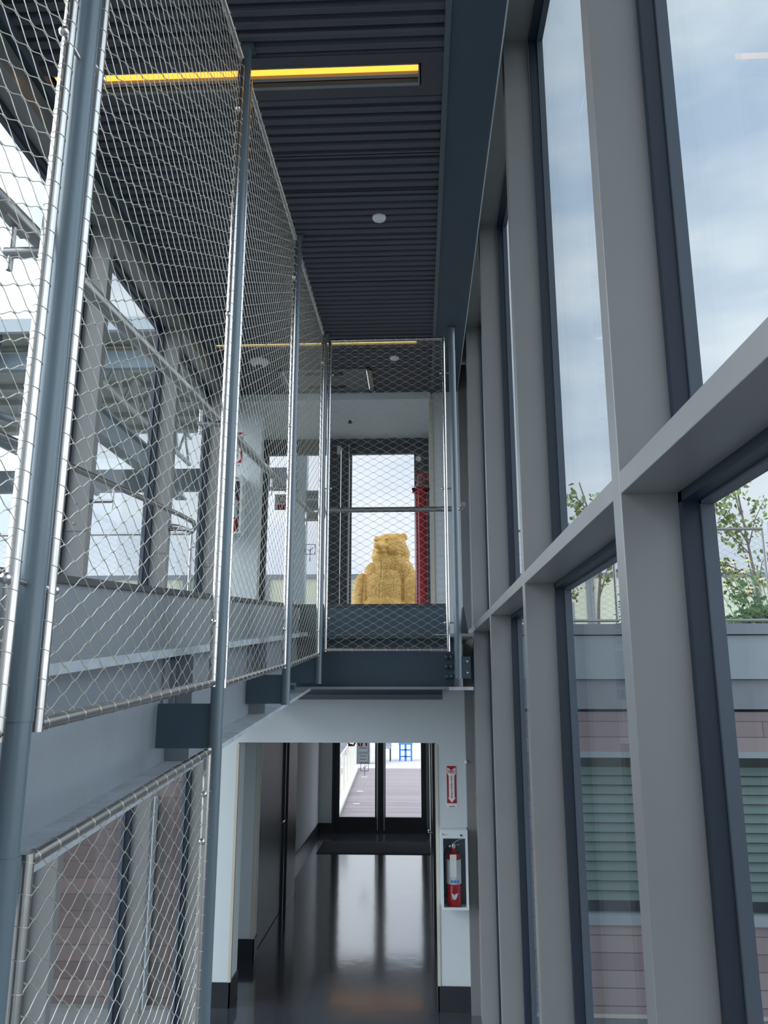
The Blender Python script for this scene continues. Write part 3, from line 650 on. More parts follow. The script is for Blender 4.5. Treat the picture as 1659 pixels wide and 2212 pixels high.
# near panel, walkway side
zB = lambda y: 2.540+0.0600*(y-1.47)
panel((XG, 0.05), (0, 1, 0), 1.295, 2.455, 2.532, 5.05, 5.11, 'cable net panel nearest the camera, cut by the frame beside the first post', cl(1.295, [], [2.80, 3.95, 5.0]))
panel((XG, 1.487), (0, 1, 0), 1.262, 2.541, 2.617, 5.118, 5.215, 'tall cable net panel between the first and second slate posts', cl(1.262, [2.80, 4.0, 4.95], [2.83, 4.02, 4.95]))
panel((XG, 2.905), (0, 1, 0), 1.300, 2.612, 2.706, 5.222, 5.268, 'tall cable net panel between the second and third slate posts', cl(1.30, [2.85, 4.03, 4.98], [2.90, 4.06, 5.0]))
panel((XG, 4.365), (0, 1, 0), 1.225, 2.710, 2.815, 5.262, 5.305, 'tall cable net panel between the third post and the landing corner', cl(1.225, [2.92, 4.08, 5.02], [2.98, 4.1, 5.05]))
panel((-0.688, 5.70), (1, 0, 0), 0.902, 2.850, 2.850, 5.292, 5.292, 'upright cable net panel across the landing before the golden bear', [(0, 3.08, -1), (0, 4.07, -1), (0, 5.0, -1), (0.902, 3.045, 1), (0.902, 4.06, 1), (0.902, 5.0, 1)])
# lower panel
panel((XG, 1.500), (0, 1, 0), 1.235, 0.95, 1.02, 2.296, 2.385, 'lower cable net panel under the ramp beam', cl(1.235, [1.90], [2.10, 2.25, 1.5]))

# ------------------------------------------------------------------ handrails
def zh(y): return 3.578+0.0760*(y-1.367)
XH = -0.845
t = thing('handrail', (XH, 3.5, zh(3.5)), 'round stainless handrail sloping along the mesh and turning across the landing', 'handrail')
pts = [(XH, -1.0, zh(-1.0)), (XH, 5.78, zh(5.78)), (XH+0.025, 5.875, 3.925), (XH+0.09, 5.90, 3.945), (0.30, 5.90, 3.945)]
MB().tube(pts, 0.0205, 20).build('rail_tube', 'rail', t)
for y in (1.418, 2.825, 4.285, 5.665):
    z = zh(y)
    MB().tube([(XG-0.02, y, z-0.085), (XH-0.012, y, z-0.085)], 0.0115, 14).tube([(XH, y, z-0.125), (XH, y, z-0.018)], 0.0065, 10).box(XH-0.010, XH+0.010, y-0.045, y+0.045, z-0.024, z-0.018).build('bracket', 'rail', t)
MB().tube([(0.30, 5.90, 3.945), (0.335, 5.90, 3.945), (0.35, 5.88, 3.95), (0.352, 5.82, 3.965)], [0.012, 0.012, 0.02, 0.0205], 14).build('end_cap', 'ss', t)
def zl(y): return 3.563+0.0775*(y-2.80)
XW = -1.63
t = thing('handrail', (XW, 3.5, zl(3.5)), 'thinner stainless handrail on the mullions, ending in a bent return', 'handrail')
MB().tube([(XW, -1.0, zl(-1.0)), (XW, 5.08, zl(5.08)), (XW, 5.40, 3.755), (XW, 5.44, 3.725), (XW-0.02, 5.43, 3.69), (XW-0.05, 5.25, 3.685), (XW-0.10, 5.22, 3.69)], 0.0165, 16).build('rail_tube', 'rail', t)
for y in (3.94, 5.245):
    z = zl(y)
    MB().tube([(-1.755, y, z-0.085), (XW-0.002, y, z-0.085)], 0.010, 12).tube([(XW, y, z-0.13), (XW, y, z-0.014)], 0.0055, 10).box(XW-0.009, XW+0.009, y-0.04, y+0.04, z-0.020, z-0.014).build('bracket', 'rail', t)

# ================================================================== WALL FITTINGS
def extinguisher(base, s, label):
    x, y, z = base
    t = thing('fire_extinguisher', base, label, 'fire extinguisher')
    r = 0.058*s; h = 0.40*s
    MB().lathe([(r*.85, 0), (r, 0.012), (r, h-r*.6), (r*.86, h-r*.25), (r*.5, h), (0.018*s, h+0.012*s), (0.018*s, h+0.03*s)], base, 28).build('cylinder', 'red', t)
    MB().lathe([(r+.001, h*.42), (r+.0012, h*.43), (r+.0012, h*.86), (r+.001, h*.87)], base, 28).build('label_sleeve', 'label', t)
    for k in range(3): B(x-r*.45+k*r*.42, x-r*.45+k*r*.42+r*.28, y-r-.0035, y-r*.86, z+h*.45, z+h*.50).build('label_icon', 'labelblue', t)
    for k in range(2): B(x-r*.45, x+r*.4, y-r-.0035, y-r*.86, z+h*(.60+.12*k), z+h*(.61+.12*k)).build('label_line', 'signblack', t)
    tg = MB().box(x-r*.55, x+r*.35, y-r-.008, y-r-.005, z+h*.56, z+h*.98).build('paper_tag', 'signwhite', t)
    MB().prism([(x-r*.45, z+h*.26), (x-r*.1, z+h*.25), (x, z+h*.215), (x+r*.12, z+h*.25), (x+r*.5, z+h*.26), (x+r*.25, z+h*.17), (x, z+h*.14), (x-r*.22, z+h*.17)][::-1], y-r-.0035, y-r*.84).build('emblem', 'label', t)
    MB().lathe([(0.018*s, h+.03*s), (0.02*s, h+.05*s), (0.014*s, h+.065*s)], base, 14).ball((x-0.03*s, y-0.012, z+h+.045*s), 0.014*s).build('valve', 'chrome', t)
    MB().tube([(x-.01*s, y, z+h+.06*s), (x+.03*s, y, z+h+.085*s), (x+.075*s, y-.01, z+h+.105*s)], 0.005*s, 6).tube([(x-.01*s, y, z+h+.05*s), (x+.05*s, y, z+h+.055*s)], 0.005*s, 6).build('lever', 'chrome', t)
    MB().tube([(x-.02*s, y, z+h+.04*s), (x-.055*s, y-.005, z+h+.035*s), (x-.078*s, y-.01, z+h-.03*s), (x-.082*s, y-.01, z+h*.5), (x-.075*s, y-.01, z+h*.25)], 0.0075*s, 8).build('hose', 'black', t)
    MB().tube([(x-.075*s, y-.01, z+h*.30), (x-.073*s, y-.01, z+h*.16)], 0.011*s, 8).build('nozzle', 'black', t)
    return t
# main cabinet on the end wall: X .167-.389, Z .80-1.41
cx0, cx1, cz0, cz1, cy0, cy1 = 0.166, 0.386, 0.805, 1.412, 6.86, 7.0
t = thing('extinguisher_cabinet', ((cx0+cx1)/2, cy1, cz0), 'white wall cabinet with clear front on the end wall under the arrow sign', 'cabinet')
MB().box(cx0, cx0+0.006, cy0, cy1, cz0, cz1).box(cx1-0.006, cx1, cy0, cy1, cz0, cz1).box(cx0+.006, cx1-.006, cy0, cy1, cz0, cz0+0.006).box(cx0+.006, cx1-.006, cy0, cy1, cz1-0.006, cz1).build('case', 'cabwhite', t)
B(cx0+.006, cx1-.006, cy1-.006, cy1-.001, cz0+.006, cz1-.006).build('back', 'cabgrey', t)
dl = MB().box(cx0-.002, cx0+.018, cy0-.014, cy0, cz0-.002, cz1+.004).box(cx1-.018, cx1+.002, cy0-.014, cy0, cz0-.002, cz1+.004).box(cx0+.018, cx1-.018, cy0-.014, cy0, cz0-.002, cz0+.016).box(cx0+.018, cx1-.018, cy0-.014, cy0, 1.350, cz1+.004).build('door', 'cabwhite', t)
B(cx0+.018, cx1-.018, cy0-.008, cy0-.005, cz0+.016, 1.350).build('pane', 'glassclear', dl)
MB().lathe([(0.008, 0), (0.008, -0.006), (0.004, -0.008)], (cx1-.052, cy0-.014, 1.375), 12, 'y').build('lock', 'signblack', dl)
B(cx0+.016, cx0+.032, cy0-.0152, cy0-.014, 1.377, 1.382).build('red_mark', 'redsign', dl)
B(cx0+.033, cx0+.058, cy0-.0152, cy0-.014, 1.377, 1.381).build('grey_mark', 'facgrey', dl)
MB().ring((cx0+.015, cy0-.015, 1.386), (0, 1, 0), 0.004, 0.0008, 10, 4).build('red_mark', 'redsign', dl)
extinguisher((0.272, 6.935, cz0+.008), 1.04, 'red fire extinguisher with white label inside the end wall cabinet')
# arrow sign above it
def arrow_sign(M4, label):
    """built upright around the origin facing -Y, then moved by the matrix M4"""
    t = thing('extinguisher_sign', tuple(M4.translation), label, 'sign')
    W, Ht = 0.088, 0.345
    def put(o):
        o.data.transform(M4); return o
    def mk(mb, n_, m_): o = mb.build(n_, m_, None); put(o); o.parent = t; o.matrix_parent_inverse = Matrix.Translation(-Vector(t.location)); return o
    mk(MB().box(-W/2, W/2, -.002, 0, -Ht/2, Ht/2), 'plate', 'signwhite')
    mk(MB().box(-W/2+.003, W/2-.003, -.0032, -.002, -Ht/2+.035, Ht/2-.004), 'red_field', 'redsign')
    a = [(-.036, .157), (0, .132), (.036, .157), (.036, .105), (.024, .085), (.024, -.092), (.034, -.092), (0, -.132), (-.034, -.092), (-.024, -.092), (-.024, .085), (-.036, .105)]
    mk(MB().prism(a[::-1], -.0044, -.0032), 'arrow', 'signwhite')
    for s_, sz, z, lw in (('FIRE', 0.036, 0.119, 0.86),):
        o = text('word_fire', s_, sz, 'redsign', (0, -.0050, z), xs=lw, bold=0.0006); put(o); o.parent = t; o.matrix_parent_inverse = Matrix.Translation(-Vector(t.location))
    o = text('word_extinguisher', '\n'.join('EXTINGUISHER'), 0.0175, 'signblack', (0, -.0050, -.005), line=0.88, bold=0.0004)
    put(o); o.parent = t; o.matrix_parent_inverse = Matrix.Translation(-Vector(t.location))
    mk(MB().box(-.024, .024, -.003, -.002, -.166, -.161).box(.008, .020, -.003, -.002, -.152, -.150), 'small_print', 'signblack')
    return t
arrow_sign(Matrix.Translation((0.269, Y1, 1.742)), 'red and white vertical arrow sign on the end wall')
# the same pair on the upper wall, half hidden by the second post
arrow_sign(Matrix.Translation((-1.715, Y1, 4.80)), 'red and white arrow sign on the upper wall, half behind the second post')
x0, x1, z0, z1, y0 = -1.86, -1.625, 3.95, 4.50, 6.86
t = thing('extinguisher_cabinet', ((x0+x1)/2, Y1, z0), 'white wall cabinet on the upper wall, half behind the second post', 'cabinet')
MB().box(x0, x0+.006, y0, Y1, z0, z1).box(x1-.006, x1, y0, Y1, z0, z1).box(x0+.006, x1-.006, y0, Y1, z0, z0+.006).box(x0+.006, x1-.006, y0, Y1, z1-.006, z1).build('case', 'cabwhite', t)
B(x0+.006, x1-.006, Y1-.006, Y1-.001, z0+.006, z1-.006).build('back', 'cabgrey', t)
dl = MB().box(x0-.002, x0+.018, y0-.014, y0, z0, z1).box(x1-.018, x1+.002, y0-.014, y0, z0, z1).box(x0+.018, x1-.018, y0-.014, y0, z0, z0+.016).box(x0+.018, x1-.018, y0-.014, y0, z1-.055, z1).build('door', 'cabwhite', t)
B(x0+.018, x1-.018, y0-.008, y0-.005, z0+.016, z1-.055).build('pane', 'glassclear', dl)
MB().lathe([(0.008, 0), (0.008, -0.006), (0.004, -0.008)], (x1-.05, y0-.014, z1-.03), 12, 'y').build('lock', 'signblack', dl)
extinguisher((-1.735, 6.935, z0+.008), .92, 'red fire extinguisher in the upper wall cabinet')
# exit sign hanging in the corridor
t = thing('exit_sign', (-0.66, 8.6, 1.93), 'clear hanging exit sign with red letters inside the corridor', 'sign')
B(-0.80, -0.52, 8.598, 8.606, 1.925, 2.13).build('panel', 'glassclear', t)
B(-0.82, -0.50, 8.58, 8.62, 2.13, 2.16).build('housing', 'cabwhite', t)
text('word_exit', 'EXIT', 0.185, 'redsign', (-0.66, 8.592, 2.005), parent=t, xs=0.62, bold=0.004)
for hx in (-0.74, -0.58): MB().tube([(hx, 8.6, 2.16), (hx, 8.6, 2.30)], 0.004, 6).build('hanger', 'rail', t)
t = thing('strip_light', (-0.7, 13.4, 2.30), 'warm ceiling light deep in the lower corridor', 'ceiling light')
B(-1.45, 0.0, 13.25, 13.55, 2.285, 2.299).build('diffuser', 'amberlow', t)
MB().box(-1.48, 0.03, 13.22, 13.25, 2.28, 2.30).box(-1.48, 0.03, 13.55, 13.58, 2.28, 2.30).box(-1.48, -1.45, 13.25, 13.55, 2.28, 2.30).box(0.0, 0.03, 13.25, 13.55, 2.28, 2.30).build('trim_frame', 'cabwhite', t)
o = tag(MB().box(-1.84, -1.825, 12.0, 12.075, 0.38, 0.50).build('wall_outlet', 'offwhite'), 'small wall outlet low on the corridor wall', 'outlet')
tag(MB().ball((0.395, 6.93, 1.95), 0.014, 12).build('wall_bumper', 'disc'), 'tiny round white bumper on the closer strip beside the arrow sign', 'bumper')

# ------------------------------------------------------------------ red standpipe
px, py = 0.034, 7.90
t = thing('standpipe', (px, py, 3.03), 'red fire standpipe with valve wheel beside the terrace door', 'standpipe')
MB().tube([(px, py, 3.03), (px, py, 4.60)], 0.064, 28).build('pipe', 'red', t)
MB().lathe([(0.070, 4.55), (0.074, 4.56), (0.074, 4.615), (0.066, 4.625), (0.04, 4.66), (0.035, 4.73), (0.03, 4.775), (0.012, 4.785)], (px, py, 0), 28).build('coupling', 'red', t)
MB().lathe([(0.030, 4.62), (0.038, 4.64), (0.038, 4.74), (0.02, 4.78)], (px, py-.05, 0), 16).build('valve_body', 'trimgrey', t)
for s_ in (-1, 1): MB().tube([(px+s_*.078, py-.05, 4.59), (px+s_*.078, py+.05, 4.59)], 0.012, 8).lathe([(0.016, -.02), (0.016, .02)], (px+s_*.078, py-.08, 4.592), 6, 'y').build('coupling_bolt', 'black', t)
wy = py-0.17
mb = MB().ring((px+.012, wy, 4.69), (0, 1, 0), 0.066, 0.008, 28, 8).ball((px+.012, wy, 4.69), 0.016)
for a in (30, 150, 270): mb.tube([(px+.012, wy, 4.69), (px+.012+.066*math.cos(R(a)), wy, 4.69+.066*math.sin(R(a)))], 0.006, 8)
mb.tube([(px+.012, wy, 4.69), (px+.012, py-.04, 4.69)], 0.010, 8).build('valve_wheel', 'red', t)
MB().tube([(px-.006, py, 4.77), (px-.006, py, 4.88)], 0.008, 10).box(px-.016, px+.03, py-.012, py+.012, 4.85, 4.875).build('gauge_stem', 'trimgrey', t)
g = MB().lathe([(0.036, 0.0), (0.038, -0.02), (0.034, -0.026)], (px-.02, py-.01, 4.935), 20, 'y').build('gauge', 'black', t)
MB().lathe([(0.030, -0.027), (0.030, -0.029)], (px-.02, py-.01, 4.935), 20, 'y').build('gauge_face', 'signwhite', g)

# ================================================================== OUTDOORS
struct(B(-16, -1.96, -6, 7.1, -0.2, -0.06).build('ground_left', 'ground'), 'grey yard below the walkway windows', 'ground')
struct(B(0.67, 16, -6, 7.1, -0.2, -0.06).build('ground_right', 'ground'), 'grey yard below the tall window wall', 'ground')
YF = 7.18
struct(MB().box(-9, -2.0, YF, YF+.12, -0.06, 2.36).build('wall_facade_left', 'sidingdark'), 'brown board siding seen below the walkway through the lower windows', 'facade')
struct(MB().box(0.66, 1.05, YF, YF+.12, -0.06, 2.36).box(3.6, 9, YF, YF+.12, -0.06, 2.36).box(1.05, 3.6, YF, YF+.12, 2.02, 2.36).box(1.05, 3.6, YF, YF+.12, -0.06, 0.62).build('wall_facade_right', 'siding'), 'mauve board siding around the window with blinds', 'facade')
for sx, (x0, x1) in (('terrace_left', (-9, -2.0)), ('terrace_right', (0.66, 9))):
    struct(MB().box(x0, x1, YF-.02, YF+.14, 2.385, 2.64).build('trim_fascia_'+sx, 'facgrey2'), 'mid grey fascia band, %s' % sx.replace('_', ' '), 'fascia')
    struct(MB().box(x0, x1, YF-.045, YF+.14, 2.655, 3.03).box(x0, x1, YF-.055, YF+.14, 2.645, 2.657).build('trim_panel_'+sx, 'facgrey'), 'pale grey parapet panel, %s' % sx.replace('_', ' '), 'parapet')
    struct(MB().box(x0, x1, YF-.07, YF+.20, 3.04, 3.135).build('trim_cap_'+sx, 'facgrey2'), 'grey parapet coping, %s' % sx.replace('_', ' '), 'coping')
struct(MB().box(-9, -2.0, YF+.2, 14.6, 2.7, 3.03).box(-2.0, 0.5, 8.45, 14.6, 2.7, 3.03).box(0.5, 9, YF+.2, 14.6, 2.7, 3.03).build('floor_terrace', 'roofdeck'), 'pale roof terrace outside the upper door', 'terrace')
for sx, (x0, x1) in (('left', (-9, -2.0)), ('right', (0.66, 9))):
    struct(B(x0, x1, YF+.14, YF+.20, 2.30, 3.04).build('trim_backing_'+sx, 'grille'), 'dark backing behind the parapet joints, %s' % sx, 'backing')
# window with blinds
t = thing('blind_window', (2.3, YF, 0.62), 'outside window with drawn horizontal blinds in the mauve siding', 'window')
MB().box(1.05, 3.6, YF-.02, YF+.08, 1.97, 2.02).box(1.05, 3.6, YF-.03, YF+.08, 0.62, 0.70).box(1.05, 1.10, YF-.02, YF+.08, 0.7, 1.97).box(3.55, 3.6, YF-.02, YF+.08, 0.7, 1.97).build('frame', 'facgrey', t)
B(1.10, 3.55, YF+.03, YF+.036, 0.70, 1.97).build('pane', 'glassblind', t)
M['slat'] = mat('blind_slat', (150, 160, 156), 0.6)
mb = MB()
for k in range(14):
    z = 1.84-k*0.079; mb.hexa([(1.12, YF+.10, z-.030), (3.53, YF+.10, z-.030), (3.53, YF+.104, z-.030), (1.12, YF+.104, z-.030)], [(1.12, YF+.13, z+.036), (3.53, YF+.13, z+.036), (3.53, YF+.134, z+.036), (1.12, YF+.134, z+.036)])
mb.build('blinds', M['slat'], t)
B(1.05, 3.6, YF+.30, YF+.31, 0.6, 2.02).build('dark_room_back', 'grille', t)
# pale box standing in for a window reflection, low on the left
tag(B(-2.52, -2.34, YF-.10, YF-.01, -0.06, 1.62).build('pale_reflection', 'fascia'), 'pale narrow box standing in for a reflection before the brown siding', 'reflection')
# white board ends (facade panels) --------------------------------------------------
# terrace fences: framed nets with posts
def terrace_fence(x0, x1, label):
    t = thing('terrace_fence', ((x0+x1)/2, YF+.08, 3.135), label, 'fence', 'netted fences on the parapet')
    zl_, zt_ = 3.175, 4.03
    MB().tube([(x0, YF+.08, zt_), (x1, YF+.08, zt_)], 0.014, 12).build('top_tube', 'rail', t)
    MB().tube([(x0, YF+.08, zl_), (x1, YF+.08, zl_)], 0.014, 12).build('bottom_tube', 'rail', t)
    for x in (x0, x1): MB().tube([(x, YF+.08, zl_), (x, YF+.08, zt_)], 0.014, 12).build('side_tube', 'rail', t)
    net((x0, YF+.08), (1, 0, 0), x1-x0, lambda u: zl_, lambda u: zt_, parent=t, r=0.0010, sub=2, knot=False, m='rail')
    return t
def fence_post(x, label):
    tag(MB().tube([(x, YF+.12, 3.10), (x, YF+.12, 4.10)], 0.022, 14).tube([(x-.06, YF+.10, 3.9), (x+.06, YF+.10, 3.9)], 0.006, 8).tube([(x-.06, YF+.10, 3.3), (x+.06, YF+.10, 3.3)], 0.006, 8).build('fence_post', 'rail'), label, 'post', 'posts of the terrace fence')
terrace_fence(0.72, 1.84, 'netted terrace fence bay nearest the building corner, before the bare trunks')
terrace_fence(1.97, 3.24, 'netted terrace fence bay in front of the pale coneflowers')
terrace_fence(-4.2, -2.20, 'netted terrace fence bay seen through the walkway windows')
terrace_fence(-6.4, -4.32, 'netted terrace fence bay beyond the nearest mesh panel')
fence_post(1.905, 'stainless fence post between the two bays before the planting')
fence_post(3.33, 'stainless fence post beside the leafy young tree')
fence_post(-2.13, 'stainless fence post by the white upper wall')
fence_post(-4.26, 'stainless fence post between the two bays behind the walkway')
# cream wind screen along the far terrace edge
ordw = ['first', 'second', 'third', 'fourth', 'fifth', 'sixth', 'seventh', 'eighth', 'ninth', 'tenth', 'eleventh']
for k in range(11):
    x0 = -8.38+k*1.42
    t = thing('windscreen_panel', (x0+.7, 13.5, 3.03), 'cream wind screen panel on the far terrace edge, %s counting from the canopy side' % ordw[k], 'screen panel', 'cream wind screen panels on the far terrace edge')
    B(x0+.065, x0+1.35, 13.5, 13.53, 3.08, 4.40).build('sheet', 'cream', t)
    MB().box(x0+.002, x0+1.418, 13.48, 13.55, 4.40, 4.485).build('top_rail', 'railgrey', t)
    MB().box(x0+.002, x0+.062, 13.46, 13.58, 3.03, 4.40).box(x0+1.352, x0+1.418, 13.46, 13.58, 3.03, 4.40).build('stanchion', 'railgrey', t)

# ------------------------------------------------------------------ canopy on the walkway side
t = thing('roof_canopy', (-5.5, 10, 6.6), 'large pale steel canopy roof outside the walkway windows', 'canopy')
B(-9.5, -1.75, 8.0, 12.0, 6.66, 6.72).build('soffit', 'canopy', t)
MB().box(-9.5, -2.9, 7.94, 8.0, 6.53, 6.69).box(-9.5, -1.75, 12.0, 12.05, 6.66, 6.80).build('fascia', 'fascia', t)
for y in (8.6, 9.2, 9.8, 10.4, 11.0, 11.6):
    B(-9.5, -1.75, y, y+.09, 6.58, 6.66).build('rib', 'canopy', t)
B(-9.5, -1.9, 8.25, 8.33, 6.20, 6.40).build('cross_beam', 'galv', t)
B(-9.5, -1.9, 11.8, 11.92, 5.62, 5.98).build('far_beam', 'canstl', t)
# sloping main girder and its lighter truss
MB().box(-4.05, -3.87, 7.6, 12.4, 5.93, 5.96).box(-3.98, -3.94, 7.6, 12.4, 5.63, 5.93).box(-4.05, -3.87, 7.6, 12.4, 5.60, 5.63).build('girder', 'canstl', t)
mb = MB().tube([(-3.80, 8.0, 6.17), (-3.80, 12.2, 6.17)], 0.04, 8).tube([(-3.80, 8.0, 6.62), (-3.80, 12.2, 6.62)], 0.03, 8)
for k in range(7):
    y = 8.1+k*.58; mb.tube([(-3.80, y, 6.17), (-3.80, y+.29, 6.60)], 0.022, 6).tube([(-3.80, y+.29, 6.60), (-3.80, y+.58, 6.17)], 0.022, 6)
mb.build('truss', 'cantruss', t)
MB().tube([(-6.6, 8.3, 6.25), (-4.6, 10.6, 5.30)], 0.07, 6).tube([(-6.6, 8.3, 6.25), (-4.4, 8.3, 5.5)], 0.05, 6).build('brace', 'canstl', t)
for x, y, lb in ((-1.90, 12.0, 'square canopy column seen through the terrace door'), (-5.05, 8.2, 'blue-grey canopy column beyond the nearest mesh panel')):
    tag(MB().box(x-.12, x+.12, y-.1, y+.1, 3.03, 6.66).build('canopy_column', 'galv' if y > 9 else 'canstl'), lb, 'column', 'steel columns of the canopy')

# ------------------------------------------------------------------ plants
def leafy(mb, c, n, spread, size, droop=0.3, rnd=random):
    for _ in range(n):
        p = Vector(c)+Vector((rnd.gauss(0, spread), rnd.gauss(0, spread), rnd.gauss(0, spread*.8)))
        d = Vector((rnd.uniform(-1, 1), rnd.uniform(-1, 1), rnd.uniform(-1, .4)-droop)).normalized(); s_ = d.orthogonal().normalized()
        s_ = (s_*math.cos(1)+d.cross(s_)*math.sin(rnd.uniform(0, 6.28))).normalized(); z = size*rnd.uniform(.6, 1.2); nrm = d.cross(s_)*z*.15
        mb.add([p, p+d*z*.35+s_*z*.38+nrm, p+d*z*.8+s_*z*.22, p+d*z*1.1, p+d*z*.8-s_*z*.22, p+d*z*.35-s_*z*.38+nrm], [(0, 1, 2, 3), (0, 3, 4, 5)])
def tree(base, label, trunk, branches, leafsize, nleaf, spread, m='leaf', trunk_r=0.022):
    t = thing('young_tree', base, label, 'tree')
    rnd = random.Random(label); b0 = Vector(base)
    mb = MB(); mb.tube([b0+Vector(p) for p in trunk], [trunk_r*(1-.6*i/(len(trunk)-1)) for i in range(len(trunk))], 8).build('trunk', 'bark', t)
    mb = MB(); lf = MB()
    for br in branches:
        pts = [b0+Vector(p) for p in br]; mb.tube(pts, [.009-.006*i/(len(pts)-1) for i in range(len(pts))], 5)
        for i in range(len(pts)-1):
            for k in range(3):
                q = pts[i].lerp(pts[i+1], (k+.5)/3)
                if i > 0 or k > 0: leafy(lf, q, nleaf, spread, leafsize, rnd=rnd)
    mb.build('branches', 'bark', t); lf.build('foliage', m, t, fixn=False)
    return t
tree((4.05, 9.4, 3.03), 'young leafy tree beyond the fence next to the pale coneflowers', [(0.05, 0, 0), (0.0, 0, .8), (-.05, 0, 1.3), (-.12, 0, 2.05)],
     [[(0, 0, .55), (-.25, .05, .72), (-.5, .1, 1.05), (-.72, .1, 1.22)], [(0, 0, .8), (-.22, .05, .95), (-.42, 0, 1.0)], [(-.03, 0, 1.1), (-.2, 0, 1.3), (-.38, 0, 1.45), (-.66, 0, 1.40)],
      [(-.05, 0, 1.3), (-.2, .1, 1.55), (-.34, .1, 1.78), (-.44, 0, 1.92)], [(-.1, 0, 1.6), (-.14, 0, 1.9), (-.1, 0, 2.15)], [(-.04, 0, 1.2), (.08, 0, 1.55), (.22, 0, 1.8)], [(-.03, 0, 1.2), (-.28, -.1, 1.62), (-.62, -.1, 1.70)],
      [(0, 0, .6), (.1, 0, 1.0), (.28, 0, 1.2)]], 0.066, 13, .06)
tree((2.16, 9.5, 3.03), 'slim forked tree with leaves rising above the transom', [(0, 0, 0), (.03, 0, .5), (.08, 0, .95), (.02, 0, 1.5), (-.12, 0, 2.05)],
     [[(.05, 0, .6), (.18, 0, 1.0), (.22, 0, 1.3)], [(.05, 0, 1.2), (-.12, 0, 1.5), (-.2, 0, 1.8)], [(.0, 0, 1.5), (.1, 0, 1.75), (.12, 0, 1.9)], [(.1, 0, 1.0), (.2, 0, 1.2), (.35, 0, 1.25)], [(-.05, 0, 1.7), (-.16, 0, 1.85), (-.28, 0, 1.9)]], 0.075, 10, .065)
tree((1.92, 9.9, 3.03), 'thin crooked tree before the cream screen at the building corner', [(0, 0, 0), (-.05, 0, .5), (.02, 0, .9), (-.1, 0, 1.3)],
     [[(-.03, 0, .5), (.08, 0, .8), (.05, 0, 1.1)], [(0, 0, .9), (-.12, 0, 1.2), (-.2, 0, 1.5)], [(-.05, 0, 1.1), (.08, 0, 1.35), (.16, 0, 1.5)]], 0.065, 8, .06)
# small conifer
t = thing('conifer', (2.50, 9.1, 3.03), 'small feathery conifer behind the fence corner post', 'shrub')
MB().tube([(2.5, 9.1, 3.03), (2.5, 9.1, 4.0)], [.014, .004], 6).build('trunk', 'bark', t)
mb = MB(); rnd = random.Random(3)
for _ in range(150):
    z = rnd.uniform(.1, .95); a = rnd.uniform(0, 6.28); l_ = (1-z*.7)*.28; p = Vector((2.5, 9.1, 3.03+z)); q = p+Vector((math.cos(a)*l_, math.sin(a)*l_, -.06+.1*rnd.random()))
    mb.tube([p, q], .003, 3, False)
    for k in range(5):
        c = p.lerp(q, .3+.15*k); mb.tube([c, c+Vector((rnd.uniform(-.05, .05), rnd.uniform(-.05, .05), rnd.uniform(-.04, .03)))], .0035, 3, False)
mb.build('needles', 'conifer', t, fixn=False)
# coneflower clump
t = thing('coneflower_clump', (3.9, 8.7, 3.03), 'clump of pale yellow coneflowers over dark green leaves behind the fence', 'flowers')
rnd = random.Random(11); lf = MB(); st = MB()
heads = [(3.33,3.95),(3.36,3.88),(3.18,3.78),(3.52,3.94),(3.60,3.94),(3.45,3.84),(3.50,3.79),(3.64,3.86),(3.35,3.68),(3.40,3.86),(3.82,3.76),(3.88,3.74),(3.7,3.66),(3.62,3.64),(3.58,3.60),(3.95,3.60),(4.0,3.62),(4.08,3.55),(3.56,3.82),(3.78,3.70),(4.2,3.7),(4.3,3.6)]
hb = []
for x, z in heads:
    y = 8.6+rnd.uniform(-.12, .12); bx_ = 3.75+(x-3.6)*.6
    st.tube([(bx_, y, 3.05), ((bx_+x)/2+.02, y, (3.05+z)/2), (x, y, z)], .004, 4, False)
    for k in range(4): leafy(lf, (bx_+(x-bx_)*(.2+.17*k), y, 3.05+(z-3.05)*(.2+.17*k)), 3, .03, .06, rnd=rnd)
    hb.append((x, y, z))
for _ in range(700):
    x = rnd.uniform(3.42, 4.5); zz = 3.04+rnd.random()*(.42 if x > 3.6 else .28)
    leafy(lf, (x, 8.7+rnd.uniform(-.15, .15), zz), 1, .02, .085, rnd=rnd)
st.build('stems', 'leaf2', t, fixn=False); lf.build('leaves', 'leaf2', t, fixn=False)
for x, y, z in hb:
    mb = MB()
    for k in range(9):
        a = k*.698; d_ = Vector((math.cos(a), math.sin(a), -.75)); s_ = Vector((-math.sin(a), math.cos(a), 0)); p = Vector((x, y, z))
        mb.add([p, p+d_*.028+s_*.014, p+d_*.055, p+d_*.028-s_*.014], [(0, 1, 2, 3)])
    f = mb.build('flower_head', 'petal', t, fixn=False)
    MB().ball((x, y, z+.006), 0.013, 8).build('cone', 'cone', f)
# planters / mulch along the parapet
tag(B(0.75, 4.9, 7.75, 10.4, 3.03, 3.13).build('planting_bed', 'soil'), 'ochre mulch bed behind the terrace fence', 'planting bed')
tag(B(1.45, 1.56, 7.80, 7.85, 3.13, 3.40).build('white_stake', 'signwhite'), 'short white marker board standing in the mulch bed', 'marker')

